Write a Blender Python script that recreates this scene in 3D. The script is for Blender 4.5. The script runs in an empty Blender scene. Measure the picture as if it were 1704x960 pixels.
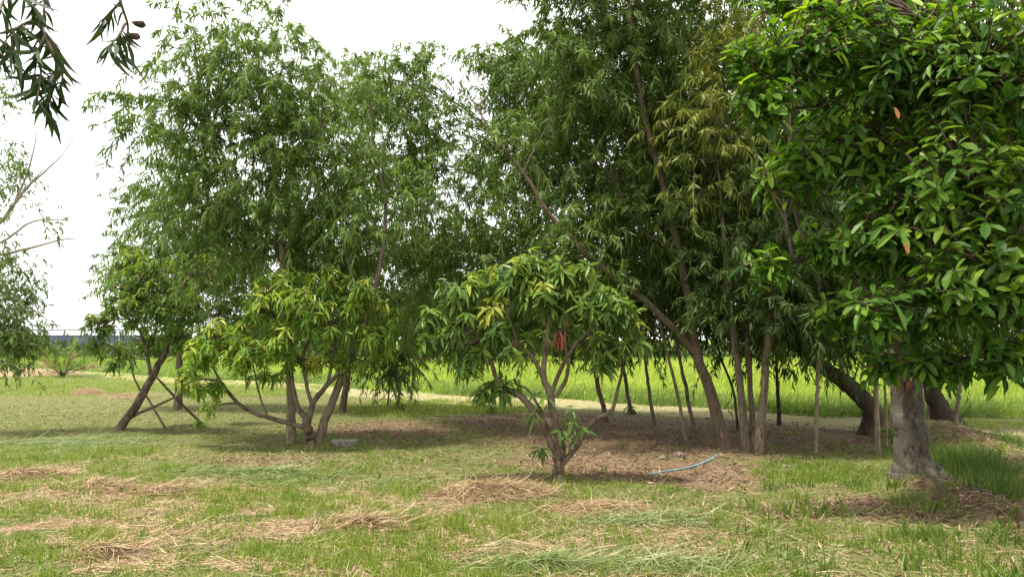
import bpy, math
import numpy as np
from mathutils import Matrix, Vector

# ------------------------------------------------------------------ camera, sky, sun, exposure
SC = bpy.context.scene
COL = SC.collection
F_PX, CX, CY, HORIZ = 1300.0, 852.0, 480.0, 565.0      # focal length and horizon of a 1704 x 960 frame
CAM_H = 1.5
PITCH = math.atan((HORIZ - CY) / F_PX)

cam = bpy.data.cameras.new('camera')
cam.lens = F_PX / 1704 * 36
cam.clip_start = 0.05
cam.clip_end = 6000
cam_o = bpy.data.objects.new('camera', cam)
COL.objects.link(cam_o)
cam_o.location = (0, 0, CAM_H)
cam_o.rotation_euler = (math.pi / 2 + PITCH, 0, 0)
SC.camera = cam_o

SUN_EL, SUN_AZ = math.radians(71), math.radians(248)      # azimuth clockwise from +Y: behind the camera, to the left
world = bpy.data.worlds.new('World')
SC.world = world
world.use_nodes = True
nt = world.node_tree
nt.nodes.clear()
wo = nt.nodes.new('ShaderNodeOutputWorld')
bg = nt.nodes.new('ShaderNodeBackground')
sky = nt.nodes.new('ShaderNodeTexSky')
sky.sky_type = 'NISHITA'
sky.sun_disc = False
sky.sun_elevation = SUN_EL
sky.sun_rotation = SUN_AZ
sky.air_density = 1.0
sky.dust_density = 4.0
tcw = nt.nodes.new('ShaderNodeTexCoord')
nzw = nt.nodes.new('ShaderNodeTexNoise')
nzw.inputs['Scale'].default_value = 1.7
nzw.inputs['Detail'].default_value = 5
rmw = nt.nodes.new('ShaderNodeMapRange')
rmw.inputs['From Min'].default_value = 0.3
rmw.inputs['From Max'].default_value = 0.6
rmw.inputs['To Min'].default_value = 0.62
rmw.inputs['To Max'].default_value = 1.0
mxw = nt.nodes.new('ShaderNodeMix')
mxw.data_type = 'RGBA'
mxw.inputs['B'].default_value = (9.0, 8.9, 8.7, 1)         # thin white cloud over the whole sky
nt.links.new(tcw.outputs['Generated'], nzw.inputs['Vector'])
nt.links.new(nzw.outputs['Fac'], rmw.inputs['Value'])
nt.links.new(rmw.outputs['Result'], mxw.inputs['Factor'])
nt.links.new(sky.outputs['Color'], mxw.inputs['A'])
nt.links.new(mxw.outputs['Result'], bg.inputs['Color'])
bg.inputs['Strength'].default_value = 0.11
nt.links.new(bg.outputs['Background'], wo.inputs['Surface'])

sun = bpy.data.lights.new('sun', 'SUN')
sun.energy = 3.6
sun.angle = math.radians(6)
sun.color = (1.0, 0.95, 0.84)
sun_o = bpy.data.objects.new('sun', sun)
COL.objects.link(sun_o)
sd = Vector((math.sin(SUN_AZ) * math.cos(SUN_EL), math.cos(SUN_AZ) * math.cos(SUN_EL), math.sin(SUN_EL)))
sun_o.rotation_euler = sd.to_track_quat('Z', 'Y').to_euler()
sun_o.location = (0, 0, 30)

SC.view_settings.view_transform = 'Standard'
SC.view_settings.look = 'None'
SC.view_settings.gamma = 1.0
SC.view_settings.exposure = 1.12
SC.view_settings.use_curve_mapping = False
SC.render.engine = 'CYCLES'
SC.cycles.max_bounces = 8
SC.cycles.transparent_max_bounces = 4
SC.cycles.use_denoising = True

# ------------------------------------------------------------------ small maths
RNG = np.random.default_rng(11)
CA, SA = math.cos(PITCH), math.sin(PITCH)


def at(px, py, Y):
    """The point of the place seen at a pixel of the photograph, at the distance Y in metres."""
    u, v = (px - CX) / F_PX, (CY - py) / F_PX
    d = np.array([u, CA - v * SA, SA + v * CA])
    return np.array([0, 0, CAM_H]) + d * (Y / d[1])


def ground_at(px, py):
    u, v = (px - CX) / F_PX, (CY - py) / F_PX
    d = np.array([u, CA - v * SA, SA + v * CA])
    p = np.array([0, 0, CAM_H]) + d * (-CAM_H / d[2])
    return p


def _hash(ix, iy, seed):
    h = (ix.astype(np.int64) * 374761393 + iy.astype(np.int64) * 668265263 + seed * 974634777) & 0xFFFFFFFF
    h = ((h ^ (h >> 13)) * 1274126177) & 0xFFFFFFFF
    return ((h ^ (h >> 16)) & 0xFFFF) / 65535.0


def vnoise(x, y, seed=0):
    ix, iy = np.floor(x), np.floor(y)
    fx, fy = x - ix, y - iy
    fx, fy = fx * fx * (3 - 2 * fx), fy * fy * (3 - 2 * fy)
    a = _hash(ix, iy, seed); b = _hash(ix + 1, iy, seed)
    c = _hash(ix, iy + 1, seed); d = _hash(ix + 1, iy + 1, seed)
    return (a * (1 - fx) + b * fx) * (1 - fy) + (c * (1 - fx) + d * fx) * fy


def fbm(x, y, seed=0, n=3):
    s, w, t = 0, 1.0, 0
    for i in range(n):
        s = s + w * vnoise(x * 2 ** i, y * 2 ** i, seed + i * 17)
        t += w
        w *= 0.5
    return s / t


def sstep(a, b, x):
    t = np.clip((x - a) / (b - a), 0, 1)
    return t * t * (3 - 2 * t)


def unit(v):
    return v / np.maximum(np.linalg.norm(v, axis=-1, keepdims=True), 1e-9)


# the edge of the rice field runs diagonally away to the left
def field_d(x, y):
    """Metres beyond the field's near edge (negative: this side of it)."""
    e = 20.6 - 0.82 * np.maximum(x, -40) + 0.5 * np.sin(x * 0.6) + 0.25 * np.sin(x * 1.7)
    e = np.where(x > 6.0, 15.7 - 0.25 * (x - 6), e)
    return (y - e) * 0.78


def seg_d(x, y, pts):
    best = np.full(np.shape(x), 1e9)
    for (x0, y0), (x1, y1) in zip(pts[:-1], pts[1:]):
        dx, dy = x1 - x0, y1 - y0
        t = np.clip(((x - x0) * dx + (y - y0) * dy) / (dx * dx + dy * dy), 0, 1)
        best = np.minimum(best, np.hypot(x - x0 - t * dx, y - y0 - t * dy))
    return best


BANK1 = [tuple(ground_at(p, q)[:2]) for p, q in ((1520, 806), (1600, 832), (1660, 865), (1760, 900))]
BANK2 = [tuple(ground_at(p, q)[:2]) for p, q in ((1500, 712), (1560, 714), (1640, 745), (1700, 790), (1800, 850))]


def gz(x, y):
    """Height of the ground."""
    x = np.asarray(x, float); y = np.asarray(y, float)
    near = np.clip(1.3 - y / 40, 0, 1)
    z = (0.07 * (fbm(x * 0.45, y * 0.45, 3) - 0.5) + 0.03 * (fbm(x * 2.2, y * 2.2, 9) - 0.5)) * near
    z = z + 0.13 * np.exp(-(seg_d(x, y, BANK1) / 0.26) ** 2) + 0.16 * np.exp(-(seg_d(x, y, BANK2) / 0.5) ** 2)
    # a low heap of dry earth beyond the strip of grass at the left
    z = z + 0.42 * np.exp(-(((x + 20.5) / 2.0) ** 2 + ((y - 33.0) / 1.2) ** 2)) * (0.7 + 0.6 * fbm(x * 1.5, y * 1.5, 4))
    # the field lies a little lower, beyond a shallow step
    z = z - 0.10 * sstep(0.0, 1.2, field_d(x, y)) * np.clip(1.6 - y / 60, 0, 1)
    return z


def ell(px, py, rx, ry):
    """An ellipse on the ground, given where the photograph shows it: centre and half-axes in metres."""
    c = ground_at(px, py)
    y0, y1 = ground_at(px, py + ry)[1], ground_at(px, max(py - ry, 585))[1]
    return (c[0], 0.5 * (y0 + y1), rx / F_PX * c[1], 0.5 * (y1 - y0))


def shrink(e, k):
    return (e[0], e[1], e[2] * k, e[3] * k)


def mask(x, y, ells, a0=.55, a1=1.25):
    m = np.zeros(np.shape(x))
    for (cx, cy, a, b) in ells:
        d = np.sqrt(((x - cx) / a) ** 2 + ((y - cy) / b) ** 2)
        m = np.maximum(m, 1 - sstep(a0, a1, d))
    return m


TALL = [ell(*e) for e in ((80, 755, 190, 34), (330, 800, 170, 34), (120, 850, 150, 26), (290, 855, 120, 34), (90, 925, 110, 34), (470, 815, 140, 26),
                          (540, 915, 110, 40), (730, 890, 110, 50), (890, 880, 90, 34), (1360, 790, 120, 24), (640, 825, 90, 22), (60, 810, 90, 24),
                          (700, 940, 120, 24))]
LUSH = [ell(*e) for e in ((1645, 790, 60, 34), (1640, 830, 80, 30), (1640, 750, 40, 14))]
STRIP = [ell(*e) for e in ((180, 640, 330, 18), (720, 678, 170, 14), (40, 640, 130, 20), (430, 650, 120, 12), (1640, 700, 110, 14))]
DRY = [ell(*e) for e in ((40, 795, 110, 22), (230, 822, 110, 20), (390, 862, 90, 26), (200, 935, 210, 40), (590, 872, 95, 30), (1010, 846, 110, 18),
                         (800, 822, 130, 24), (440, 890, 110, 20), (760, 935, 90, 22), (420, 940, 120, 26), (30, 880, 90, 20), (960, 930, 120, 20))]
DRY = [shrink(e, .62) for e in DRY]
LITTER_SHADE = [ell(*e) for e in ((1080, 735, 330, 46), (1330, 722, 240, 36), (900, 705, 200, 22), (430, 768, 130, 14), (1090, 785, 200, 24), (1000, 770, 150, 20),  # leaf litter, widened under the grove to paint in its shaded band too
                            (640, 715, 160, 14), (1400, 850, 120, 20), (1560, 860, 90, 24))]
MOWN = [ell(*e) for e in ((200, 700, 420, 42), (600, 720, 260, 36), (560, 770, 240, 30), (1150, 870, 320, 50), (1000, 935, 300, 34))]
CUT = [ell(*e) for e in ((430, 790, 120, 14), (150, 735, 140, 8), (1110, 940, 240, 26), (1060, 865, 120, 12), (880, 940, 100, 18), (1330, 930, 110, 26), (640, 800, 120, 10))]


def wob(x, y, s, seed):
    return x + s * (fbm(x * 0.9, y * 0.9, seed) - 0.5), y + s * (fbm(x * 0.9, y * 0.9, seed + 5) - 0.5)


def masks(x, y):
    xw, yw = wob(x, y, 1.1, 31)
    fd = field_d(x, y)
    thatch = .62 * sstep(.44, .56, fbm(x * .95, y * .95, 113)) * (1 - sstep(8.2, 9.6, y)) * (1 - .55 * sstep(1.0, 2.4, x))
    return dict(tall=mask(xw, yw, TALL), lush=mask(xw, yw, LUSH), strip=mask(xw, yw, STRIP), dry=np.maximum(mask(xw, yw, DRY), thatch),
                litter=mask(xw, yw, LITTER_SHADE, .3, 1.4), mown=mask(xw, yw, MOWN), cut=mask(xw, yw, CUT),
                pale=sstep(-2.5, -1.7, fd) * (1 - sstep(-0.25, 0.2, fd)), field=sstep(-0.1, 0.35, fd), fd=fd)


# ------------------------------------------------------------------ mesh building
class Buf:
    """Collects triangles; build() links them as one mesh object."""

    def __init__(self):
        self.V, self.T, self.R, self.n = [], [], [], 0

    def add(self, V, T, r=None):
        V = np.asarray(V, np.float32).reshape(-1, 3)
        self.V.append(V)
        self.T.append(np.asarray(T, np.int64).reshape(-1, 3) + self.n)
        self.R.append(np.zeros(len(V), np.float32) if r is None else np.broadcast_to(np.asarray(r, np.float32), (len(V),)))
        self.n += len(V)

    def mesh(self, name, mat, smooth=True, attrs=None, origin=None):
        V, T, R = np.concatenate(self.V), np.concatenate(self.T), np.concatenate(self.R)
        if origin is not None:
            V = V - np.asarray(origin, np.float32)
        me = bpy.data.meshes.new(name)
        me.vertices.add(len(V)); me.vertices.foreach_set('co', V.ravel())
        me.loops.add(T.size); me.loops.foreach_set('vertex_index', T.ravel().astype(np.int32))
        me.polygons.add(len(T)); me.polygons.foreach_set('loop_start', np.arange(0, T.size, 3, dtype=np.int32))
        me.update(calc_edges=True)
        me.polygons.foreach_set('use_smooth', np.full(len(T), smooth))
        a = me.attributes.new('tint', 'FLOAT', 'POINT'); a.data.foreach_set('value', R.astype(np.float32))
        for k, v in (attrs or {}).items():
            a = me.attributes.new(k, 'FLOAT', 'POINT'); a.data.foreach_set('value', np.asarray(v, np.float32).ravel())
        me.materials.append(mat)
        me.validate()
        return me

    def build(self, name, mat, parent=None, smooth=True, attrs=None, kind=None):
        org = np.zeros(3) if parent is None else world_loc(parent)
        o = bpy.data.objects.new(name, self.mesh(name, mat, smooth, attrs, org))
        COL.objects.link(o)
        o.parent = parent
        if kind:
            o['kind'] = kind
        return o


def world_loc(o):
    p = np.zeros(3)
    while o is not None:
        p = p + np.array(o.location)
        o = o.parent
    return p


def empty(name, loc, label, cat, group=None):
    o = bpy.data.objects.new(name, None)
    COL.objects.link(o)
    o.location = tuple(float(c) for c in loc)
    o.empty_display_size = 0.2
    o['label'], o['category'] = label, cat
    if group:
        o['group'] = group
    return o


def tag(o, label, cat=None, group=None, kind=None):
    o['label'] = label
    if cat:
        o['category'] = cat
    if group:
        o['group'] = group
    if kind:
        o['kind'] = kind
    return o


def spline(pts, n):
    """Catmull-Rom through pts, n points."""
    P = np.asarray(pts, float)
    P = np.vstack([2 * P[0] - P[1], P, 2 * P[-1] - P[-2]])
    t = np.linspace(0, len(P) - 3 - 1e-6, n)
    i = t.astype(int); f = (t - i)[:, None]
    a, b, c, d = P[i], P[i + 1], P[i + 2], P[i + 3]
    return 0.5 * (2 * b + (c - a) * f + (2 * a - 5 * b + 4 * c - d) * f ** 2 + (3 * b - a - 3 * c + d) * f ** 3)


def tube(buf, pts, rad, sides=8, wob_=0.0, tint=0.0, cap=True):
    P = np.asarray(pts, float)
    n = len(P)
    rad = np.interp(np.linspace(0, 1, n), np.linspace(0, 1, len(rad)), rad) if np.ndim(rad) else np.full(n, rad)
    tg = unit(np.gradient(P, axis=0))
    ref = np.array([0.31, 0.95, 0.05]) if abs(tg[0][1]) < 0.9 else np.array([1.0, 0, 0])
    s = unit(np.cross(tg, ref)); u = np.cross(s, tg)
    a = np.linspace(0, 2 * np.pi, sides, endpoint=False)
    rr = rad[:, None] * (1 + wob_ * (RNG.random((n, sides)) - 0.5) * 2)
    V = P[:, None] + rr[..., None] * (np.cos(a)[None, :, None] * s[:, None] + np.sin(a)[None, :, None] * u[:, None])
    V = V.reshape(-1, 3)
    i, j = np.meshgrid(np.arange(n - 1), np.arange(sides), indexing='ij')
    a0 = (i * sides + j).ravel(); b0 = (i * sides + (j + 1) % sides).ravel()
    T = np.vstack([np.stack([a0, b0, b0 + sides], 1), np.stack([a0, b0 + sides, a0 + sides], 1)])
    if cap:
        V = np.vstack([V, P[-1]])
        k = (n - 1) * sides
        T = np.vstack([T, [[k + q, k + (q + 1) % sides, len(V) - 1] for q in range(sides)]])
    buf.add(V, T, tint)


# leaf outlines: t along the leaf, s across it, f lift of the margins (fold along the midrib)
SICKLE = (np.array([0, .33, .33, .7, .7, 1.0]), np.array([0, -.5, .5, -.38, .38, 0]), np.zeros(6),
          [[0, 2, 1], [1, 2, 4], [1, 4, 3], [3, 4, 5]])
_t = [0, .22, .22, .22, .5, .5, .5, .8, .8, .8, 1.0]
BROAD = (np.array(_t), np.array([0, -.40, 0, .40, -.5, 0, .5, -.30, 0, .30, 0]), np.array([0, .3, 0, .3, .35, 0, .35, .25, 0, .25, 0]),
         [[0, 2, 1], [0, 3, 2], [1, 2, 5], [1, 5, 4], [2, 3, 6], [2, 6, 5], [4, 5, 8], [4, 8, 7], [5, 6, 9], [5, 9, 8], [7, 8, 10], [8, 9, 10]])
OBOV = (np.array([0, .25, .25, .25, .62, .62, .62, .86, .86, .86, 1.0]), np.array([0, -.27, 0, .27, -.5, 0, .5, -.36, 0, .36, 0]), BROAD[2] * .8, BROAD[3])
SLIM = (np.array([0, .45, .45, 1.0]), np.array([0, -.5, .5, 0]), np.zeros(4), [[0, 2, 1], [1, 2, 3]])
BLADE = (np.array([0, 0, .5, .5, 1.0]), np.array([-.5, .5, -.4, .4, 0]), np.zeros(5), [[0, 1, 3], [0, 3, 2], [2, 3, 4]])
SPIKE = (np.array([0, 0, 1.0]), np.array([-.5, .5, 0]), np.zeros(3), [[0, 1, 2]])
STRAW = (np.array([0, 0, .5, .5, 1]), np.array([-.5, .5, -.5, .5, 0]), np.zeros(5), [[0, 1, 3], [0, 3, 2], [2, 3, 4]])


def leaves(buf, tpl, P, D, Nrm, L, W, bend, tint, sick=0.0, up=None):
    """N leaves at P along D, with face normal near Nrm, bending down by bend, curving sideways by sick."""
    T, S, Fd, tris = tpl
    N = len(P)
    D = unit(D)
    side = unit(np.cross(D, Nrm)); nr = np.cross(side, D)
    L = np.broadcast_to(L, (N,))[:, None, None]; W = np.broadcast_to(W, (N,))[:, None, None]
    bend = np.broadcast_to(bend, (N,))[:, None, None]; sick = np.broadcast_to(sick, (N,))[:, None, None]
    t, s, f = T[None, :, None], S[None, :, None], Fd[None, :, None]
    g = np.array([0, 0, -1.0]) if up is None else up
    V = P[:, None] + L * (t * D[:, None] + bend * t * t * g + sick * t * t * side[:, None]) + W * (s * side[:, None] + f * nr[:, None])
    tr = np.asarray(tris)
    idx = (np.arange(N) * len(T))[:, None, None] + tr[None]
    buf.add(V.reshape(-1, 3), idx.reshape(-1, 3), np.repeat(np.broadcast_to(tint, (N,)), len(T)))


# ------------------------------------------------------------------ materials
def mat_new(name):
    m = bpy.data.materials.new(name)
    m.use_nodes = True
    n = m.node_tree.nodes
    n.clear()
    out = n.new('ShaderNodeOutputMaterial')
    return m, m.node_tree, out


def ramp(ntree, stops):
    r = ntree.nodes.new('ShaderNodeValToRGB')
    e = r.color_ramp.elements
    while len(e) < len(stops):
        e.new(0.5)
    for q, (p, c) in zip(e, stops):
        q.position = p
        q.color = (*c, 1)
    return r


def leaf_mat(name, stops, rough=0.45, trans=0.35, spec=0.4, tcol=(1.15, 1.25, 0.5), nscale=25):
    m, t, out = mat_new(name)
    N, Lk = t.nodes, t.links
    a = N.new('ShaderNodeAttribute'); a.attribute_name = 'tint'
    tc = N.new('ShaderNodeTexCoord')
    nz = N.new('ShaderNodeTexNoise'); nz.inputs['Scale'].default_value = nscale; nz.inputs['Detail'].default_value = 2
    Lk.new(tc.outputs['Object'], nz.inputs['Vector'])
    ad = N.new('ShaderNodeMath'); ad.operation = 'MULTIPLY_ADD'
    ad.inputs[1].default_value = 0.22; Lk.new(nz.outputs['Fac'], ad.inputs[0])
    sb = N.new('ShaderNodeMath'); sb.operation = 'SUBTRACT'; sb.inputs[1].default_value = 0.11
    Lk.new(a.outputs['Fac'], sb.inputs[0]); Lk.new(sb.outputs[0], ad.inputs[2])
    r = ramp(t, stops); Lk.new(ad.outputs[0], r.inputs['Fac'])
    p = N.new('ShaderNodeBsdfPrincipled')
    p.inputs['Roughness'].default_value = rough
    p.inputs['Specular IOR Level'].default_value = spec
    Lk.new(r.outputs['Color'], p.inputs['Base Color'])
    tr = N.new('ShaderNodeBsdfTranslucent')
    mu = N.new('ShaderNodeMix'); mu.data_type = 'RGBA'; mu.blend_type = 'MULTIPLY'
    mu.inputs['Factor'].default_value = 1; mu.inputs['B'].default_value = (*tcol, 1)
    Lk.new(r.outputs['Color'], mu.inputs['A']); Lk.new(mu.outputs['Result'], tr.inputs['Color'])
    mx = N.new('ShaderNodeMixShader'); mx.inputs['Fac'].default_value = trans
    Lk.new(p.outputs[0], mx.inputs[1]); Lk.new(tr.outputs[0], mx.inputs[2]); Lk.new(mx.outputs[0], out.inputs['Surface'])
    return m


def bark_mat(name, c0, c1, c2=None, scale=9, stretch=0.25, bump=0.5, rough=0.9):
    m, t, out = mat_new(name)
    N, Lk = t.nodes, t.links
    tc = N.new('ShaderNodeTexCoord')
    mp = N.new('ShaderNodeMapping'); mp.inputs['Scale'].default_value = (1, 1, stretch)
    Lk.new(tc.outputs['Object'], mp.inputs['Vector'])
    nz = N.new('ShaderNodeTexNoise'); nz.inputs['Scale'].default_value = scale * 3; nz.inputs['Detail'].default_value = 6; nz.inputs['Roughness'].default_value = 0.65
    Lk.new(mp.outputs[0], nz.inputs['Vector'])
    r = ramp(t, [(0.36, c0), (0.64, c1)]); Lk.new(nz.outputs['Fac'], r.inputs['Fac'])
    col = r.outputs['Color']
    if c2:
        n2 = N.new('ShaderNodeTexNoise'); n2.inputs['Scale'].default_value = scale * .55; n2.inputs['Detail'].default_value = 4
        Lk.new(tc.outputs['Object'], n2.inputs['Vector'])
        r2 = ramp(t, [(0.46, (0, 0, 0)), (0.6, (1, 1, 1))]); Lk.new(n2.outputs['Fac'], r2.inputs['Fac'])
        mx = N.new('ShaderNodeMix'); mx.data_type = 'RGBA'; mx.inputs['B'].default_value = (*c2, 1)
        Lk.new(r2.outputs['Color'], mx.inputs['Factor']); Lk.new(col, mx.inputs['A']); col = mx.outputs['Result']
    p = N.new('ShaderNodeBsdfPrincipled'); p.inputs['Roughness'].default_value = rough; p.inputs['Specular IOR Level'].default_value = 0.15
    Lk.new(col, p.inputs['Base Color'])
    bp = N.new('ShaderNodeBump'); bp.inputs['Strength'].default_value = bump; bp.inputs['Distance'].default_value = 0.03
    Lk.new(nz.outputs['Fac'], bp.inputs['Height']); Lk.new(bp.outputs[0], p.inputs['Normal'])
    Lk.new(p.outputs[0], out.inputs['Surface'])
    return m


M = {}
M['acacia'] = leaf_mat('acacia_leaf', [(0, (.046, .076, .022)), (.4, (.094, .15, .032)), (.75, (.15, .22, .044)), (1, (.23, .29, .055))], 0.5, .42, .22)
M['acacia_fresh'] = leaf_mat('fresh_acacia_leaf', [(0, (.055, .092, .026)), (.4, (.108, .172, .038)), (.75, (.17, .245, .05)), (1, (.26, .32, .065))], 0.5, .46, .25)
M['acacia_gold'] = leaf_mat('golden_acacia_leaf', [(0, (.08, .11, .022)), (.5, (.19, .21, .03)), (1, (.38, .35, .04))], 0.5, .4)
M['mango'] = leaf_mat('mango_leaf', [(0, (.052, .10, .025)), (.45, (.105, .19, .04)), (.8, (.19, .28, .05)), (1, (.34, .36, .06))], 0.42, .40, .3)
M['mango_lime'] = leaf_mat('young_mango_leaf', [(0, (.055, .115, .024)), (.4, (.12, .225, .034)), (.8, (.215, .325, .044)), (1, (.38, .40, .06))], 0.42, .40, .3)
M['red_leaf'] = leaf_mat('withered_leaf', [(0, (.10, .032, .018)), (1, (.20, .075, .042))], 0.7, .2, .2, (1.2, .8, .6))
M['broad'] = leaf_mat('broad_leaf', [(0, (.028, .076, .013)), (.45, (.062, .15, .018)), (.8, (.14, .25, .024)), (1, (.25, .36, .035))], 0.45, .40, .3, (1.2, 1.3, .35))
M['dead_orange'] = leaf_mat('dead_orange_leaf', [(0, (.30, .12, .04)), (1, (.42, .2, .08))], 0.7, .2, .2, (1, .8, .5))
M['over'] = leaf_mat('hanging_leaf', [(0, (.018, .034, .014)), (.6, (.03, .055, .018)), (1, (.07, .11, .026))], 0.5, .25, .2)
M['left'] = leaf_mat('loose_tree_leaf', [(0, (.075, .12, .035)), (.6, (.14, .205, .05)), (1, (.26, .30, .07))], 0.45, .36)
M['grass'] = leaf_mat('grass_blade', [(0, (.08, .125, .020)), (.4, (.148, .215, .030)), (.75, (.225, .29, .042)), (1, (.40, .35, .16))], 0.5, .4, .3)
M['lawn'] = leaf_mat('short_grass_blade', [(0, (.06, .10, .022)), (.5, (.122, .175, .037)), (1, (.26, .255, .10))], 0.6, .3, .2)
M['lush'] = leaf_mat('lush_grass_blade', [(0, (.05, .085, .015)), (.5, (.095, .155, .024)), (1, (.17, .23, .04))], 0.5, .38, .3)
M['cutgrass'] = leaf_mat('cut_grass', [(0, (.08, .12, .035)), (.5, (.16, .21, .065)), (1, (.36, .36, .20))], 0.5, .25, .3)
M['rice'] = leaf_mat('rice_blade', [(0, (.18, .245, .045)), (.5, (.285, .35, .065)), (1, (.42, .45, .10))], 0.55, .42, .25)
M['rice_edge'] = leaf_mat('field_edge_blade', [(0, (.08, .14, .035)), (.5, (.15, .23, .05)), (1, (.27, .33, .08))], 0.5, .38, .3)
M['straw'] = leaf_mat('dry_straw', [(0, (.12, .075, .04)), (.5, (.30, .20, .11)), (1, (.50, .40, .25))], 0.75, .12, .2, (1, .9, .7))
M['litter'] = leaf_mat('fallen_leaf', [(0, (.06, .036, .026)), (.5, (.165, .10, .065)), (1, (.33, .225, .15))], 0.75, .1, .2, (1, .8, .6))
M['far'] = leaf_mat('far_foliage', [(0, (.03, .05, .02)), (.6, (.06, .09, .03)), (1, (.12, .15, .05))], 0.6, .3, .2, nscale=3)
M['bark'] = bark_mat('acacia_bark', (.06, .045, .032), (.24, .18, .125), (.15, .12, .092))
M['bark_red'] = bark_mat('reddish_acacia_bark', (.055, .038, .028), (.20, .14, .098), (.13, .098, .072))
M['bark_pale'] = bark_mat('pale_acacia_bark', (.10, .075, .05), (.31, .24, .16), (.20, .165, .12))
M['bark_dark'] = bark_mat('dark_bark', (.03, .022, .016), (.085, .062, .045), (.06, .05, .04))
M['bark_mango'] = bark_mat('mango_bark', (.035, .025, .017), (.15, .108, .072), (.145, .118, .085))
M['bark_big'] = bark_mat('mottled_grey_bark', (.030, .025, .019), (.12, .10, .076), (.10, .088, .07), scale=9, stretch=0.45, bump=0.7)
M['twig'] = bark_mat('twig', (.06, .045, .03), (.16, .12, .08), bump=0.1)
M['twig_pale'] = bark_mat('pale_twig', (.22, .18, .14), (.42, .36, .29), bump=0.1)
M['stake'] = bark_mat('weathered_stake', (.07, .055, .045), (.19, .15, .12), bump=0.3)

# ground
m, t, out = mat_new('ground_soil_and_thatch')
N, Lk = t.nodes, t.links
tc = N.new('ShaderNodeTexCoord')


def gnoise(scale, detail=5, rough=.6):
    n = N.new('ShaderNodeTexNoise'); n.inputs['Scale'].default_value = scale; n.inputs['Detail'].default_value = detail; n.inputs['Roughness'].default_value = rough
    Lk.new(tc.outputs['Object'], n.inputs['Vector'])
    return n


def attr(nm):
    a = N.new('ShaderNodeAttribute'); a.attribute_name = nm
    return a


def gmix(fac, A, B):
    x = N.new('ShaderNodeMix'); x.data_type = 'RGBA'
    Lk.new(fac, x.inputs['Factor']); Lk.new(A, x.inputs['A']); Lk.new(B, x.inputs['B'])
    return x.outputs['Result']


def edge(a, noise, w=0.9):
    """mask attribute broken up by noise"""
    q = N.new('ShaderNodeMath'); q.operation = 'MULTIPLY_ADD'; q.inputs[1].default_value = w
    Lk.new(noise.outputs['Fac'], q.inputs[0])
    s = N.new('ShaderNodeMath'); s.operation = 'ADD'; s.inputs[1].default_value = -w * .5
    Lk.new(a.outputs['Fac'], s.inputs[0]); Lk.new(s.outputs[0], q.inputs[2])
    r = N.new('ShaderNodeMapRange'); r.inputs['From Min'].default_value = .3; r.inputs['From Max'].default_value = .7
    Lk.new(q.outputs[0], r.inputs['Value'])
    return r.outputs['Result']


n_f, n_m, n_c = gnoise(38), gnoise(9), gnoise(2.2)
base = ramp(t, [(.3, (.065, .072, .024)), (.5, (.12, .128, .042)), (.7, (.20, .175, .08))]); Lk.new(n_f.outputs['Fac'], base.inputs['Fac'])
grn = ramp(t, [(.3, (.06, .085, .022)), (.7, (.14, .17, .045))]); Lk.new(n_f.outputs['Fac'], grn.inputs['Fac'])
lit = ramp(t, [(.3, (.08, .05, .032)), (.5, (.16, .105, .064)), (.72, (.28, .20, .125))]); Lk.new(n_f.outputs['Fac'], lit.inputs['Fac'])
dry = ramp(t, [(.3, (.16, .10, .06)), (.7, (.36, .26, .16))]); Lk.new(n_f.outputs['Fac'], dry.inputs['Fac'])
pal = ramp(t, [(.3, (.19, .175, .075)), (.7, (.33, .30, .16))]); Lk.new(n_f.outputs['Fac'], pal.inputs['Fac'])
fld = ramp(t, [(.3, (.16, .235, .035)), (.7, (.26, .34, .045))]); Lk.new(n_m.outputs['Fac'], fld.inputs['Fac'])
c = gmix(edge(attr('green'), n_m), base.outputs[0], grn.outputs[0])
c = gmix(edge(attr('dry'), n_m), c, dry.outputs[0])
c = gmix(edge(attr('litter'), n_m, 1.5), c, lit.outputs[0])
c = gmix(edge(attr('pale'), n_m, .5), c, pal.outputs[0])
c = gmix(edge(attr('field'), n_c, .3), c, fld.outputs[0])
p = N.new('ShaderNodeBsdfPrincipled'); p.inputs['Roughness'].default_value = .95; p.inputs['Specular IOR Level'].default_value = .1
Lk.new(c, p.inputs['Base Color'])
bp = N.new('ShaderNodeBump'); bp.inputs['Strength'].default_value = .7; bp.inputs['Distance'].default_value = .03
Lk.new(n_f.outputs['Fac'], bp.inputs['Height']); Lk.new(bp.outputs[0], p.inputs['Normal']); Lk.new(p.outputs[0], out.inputs['Surface'])
M['ground'] = m


def plain_mat(name, c0, c1, scale=6, rough=.8, spec=.3, bump=.2):
    m, t, out = mat_new(name)
    N, Lk = t.nodes, t.links
    tc = N.new('ShaderNodeTexCoord')
    nz = N.new('ShaderNodeTexNoise'); nz.inputs['Scale'].default_value = scale; nz.inputs['Detail'].default_value = 5
    Lk.new(tc.outputs['Object'], nz.inputs['Vector'])
    r = ramp(t, [(.35, c0), (.65, c1)]); Lk.new(nz.outputs['Fac'], r.inputs['Fac'])
    p = N.new('ShaderNodeBsdfPrincipled'); p.inputs['Roughness'].default_value = rough; p.inputs['Specular IOR Level'].default_value = spec
    Lk.new(r.outputs[0], p.inputs['Base Color'])
    b = N.new('ShaderNodeBump'); b.inputs['Strength'].default_value = bump; b.inputs['Distance'].default_value = .01
    Lk.new(nz.outputs['Fac'], b.inputs['Height']); Lk.new(b.outputs[0], p.inputs['Normal']); Lk.new(p.outputs[0], out.inputs['Surface'])
    return m


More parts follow.
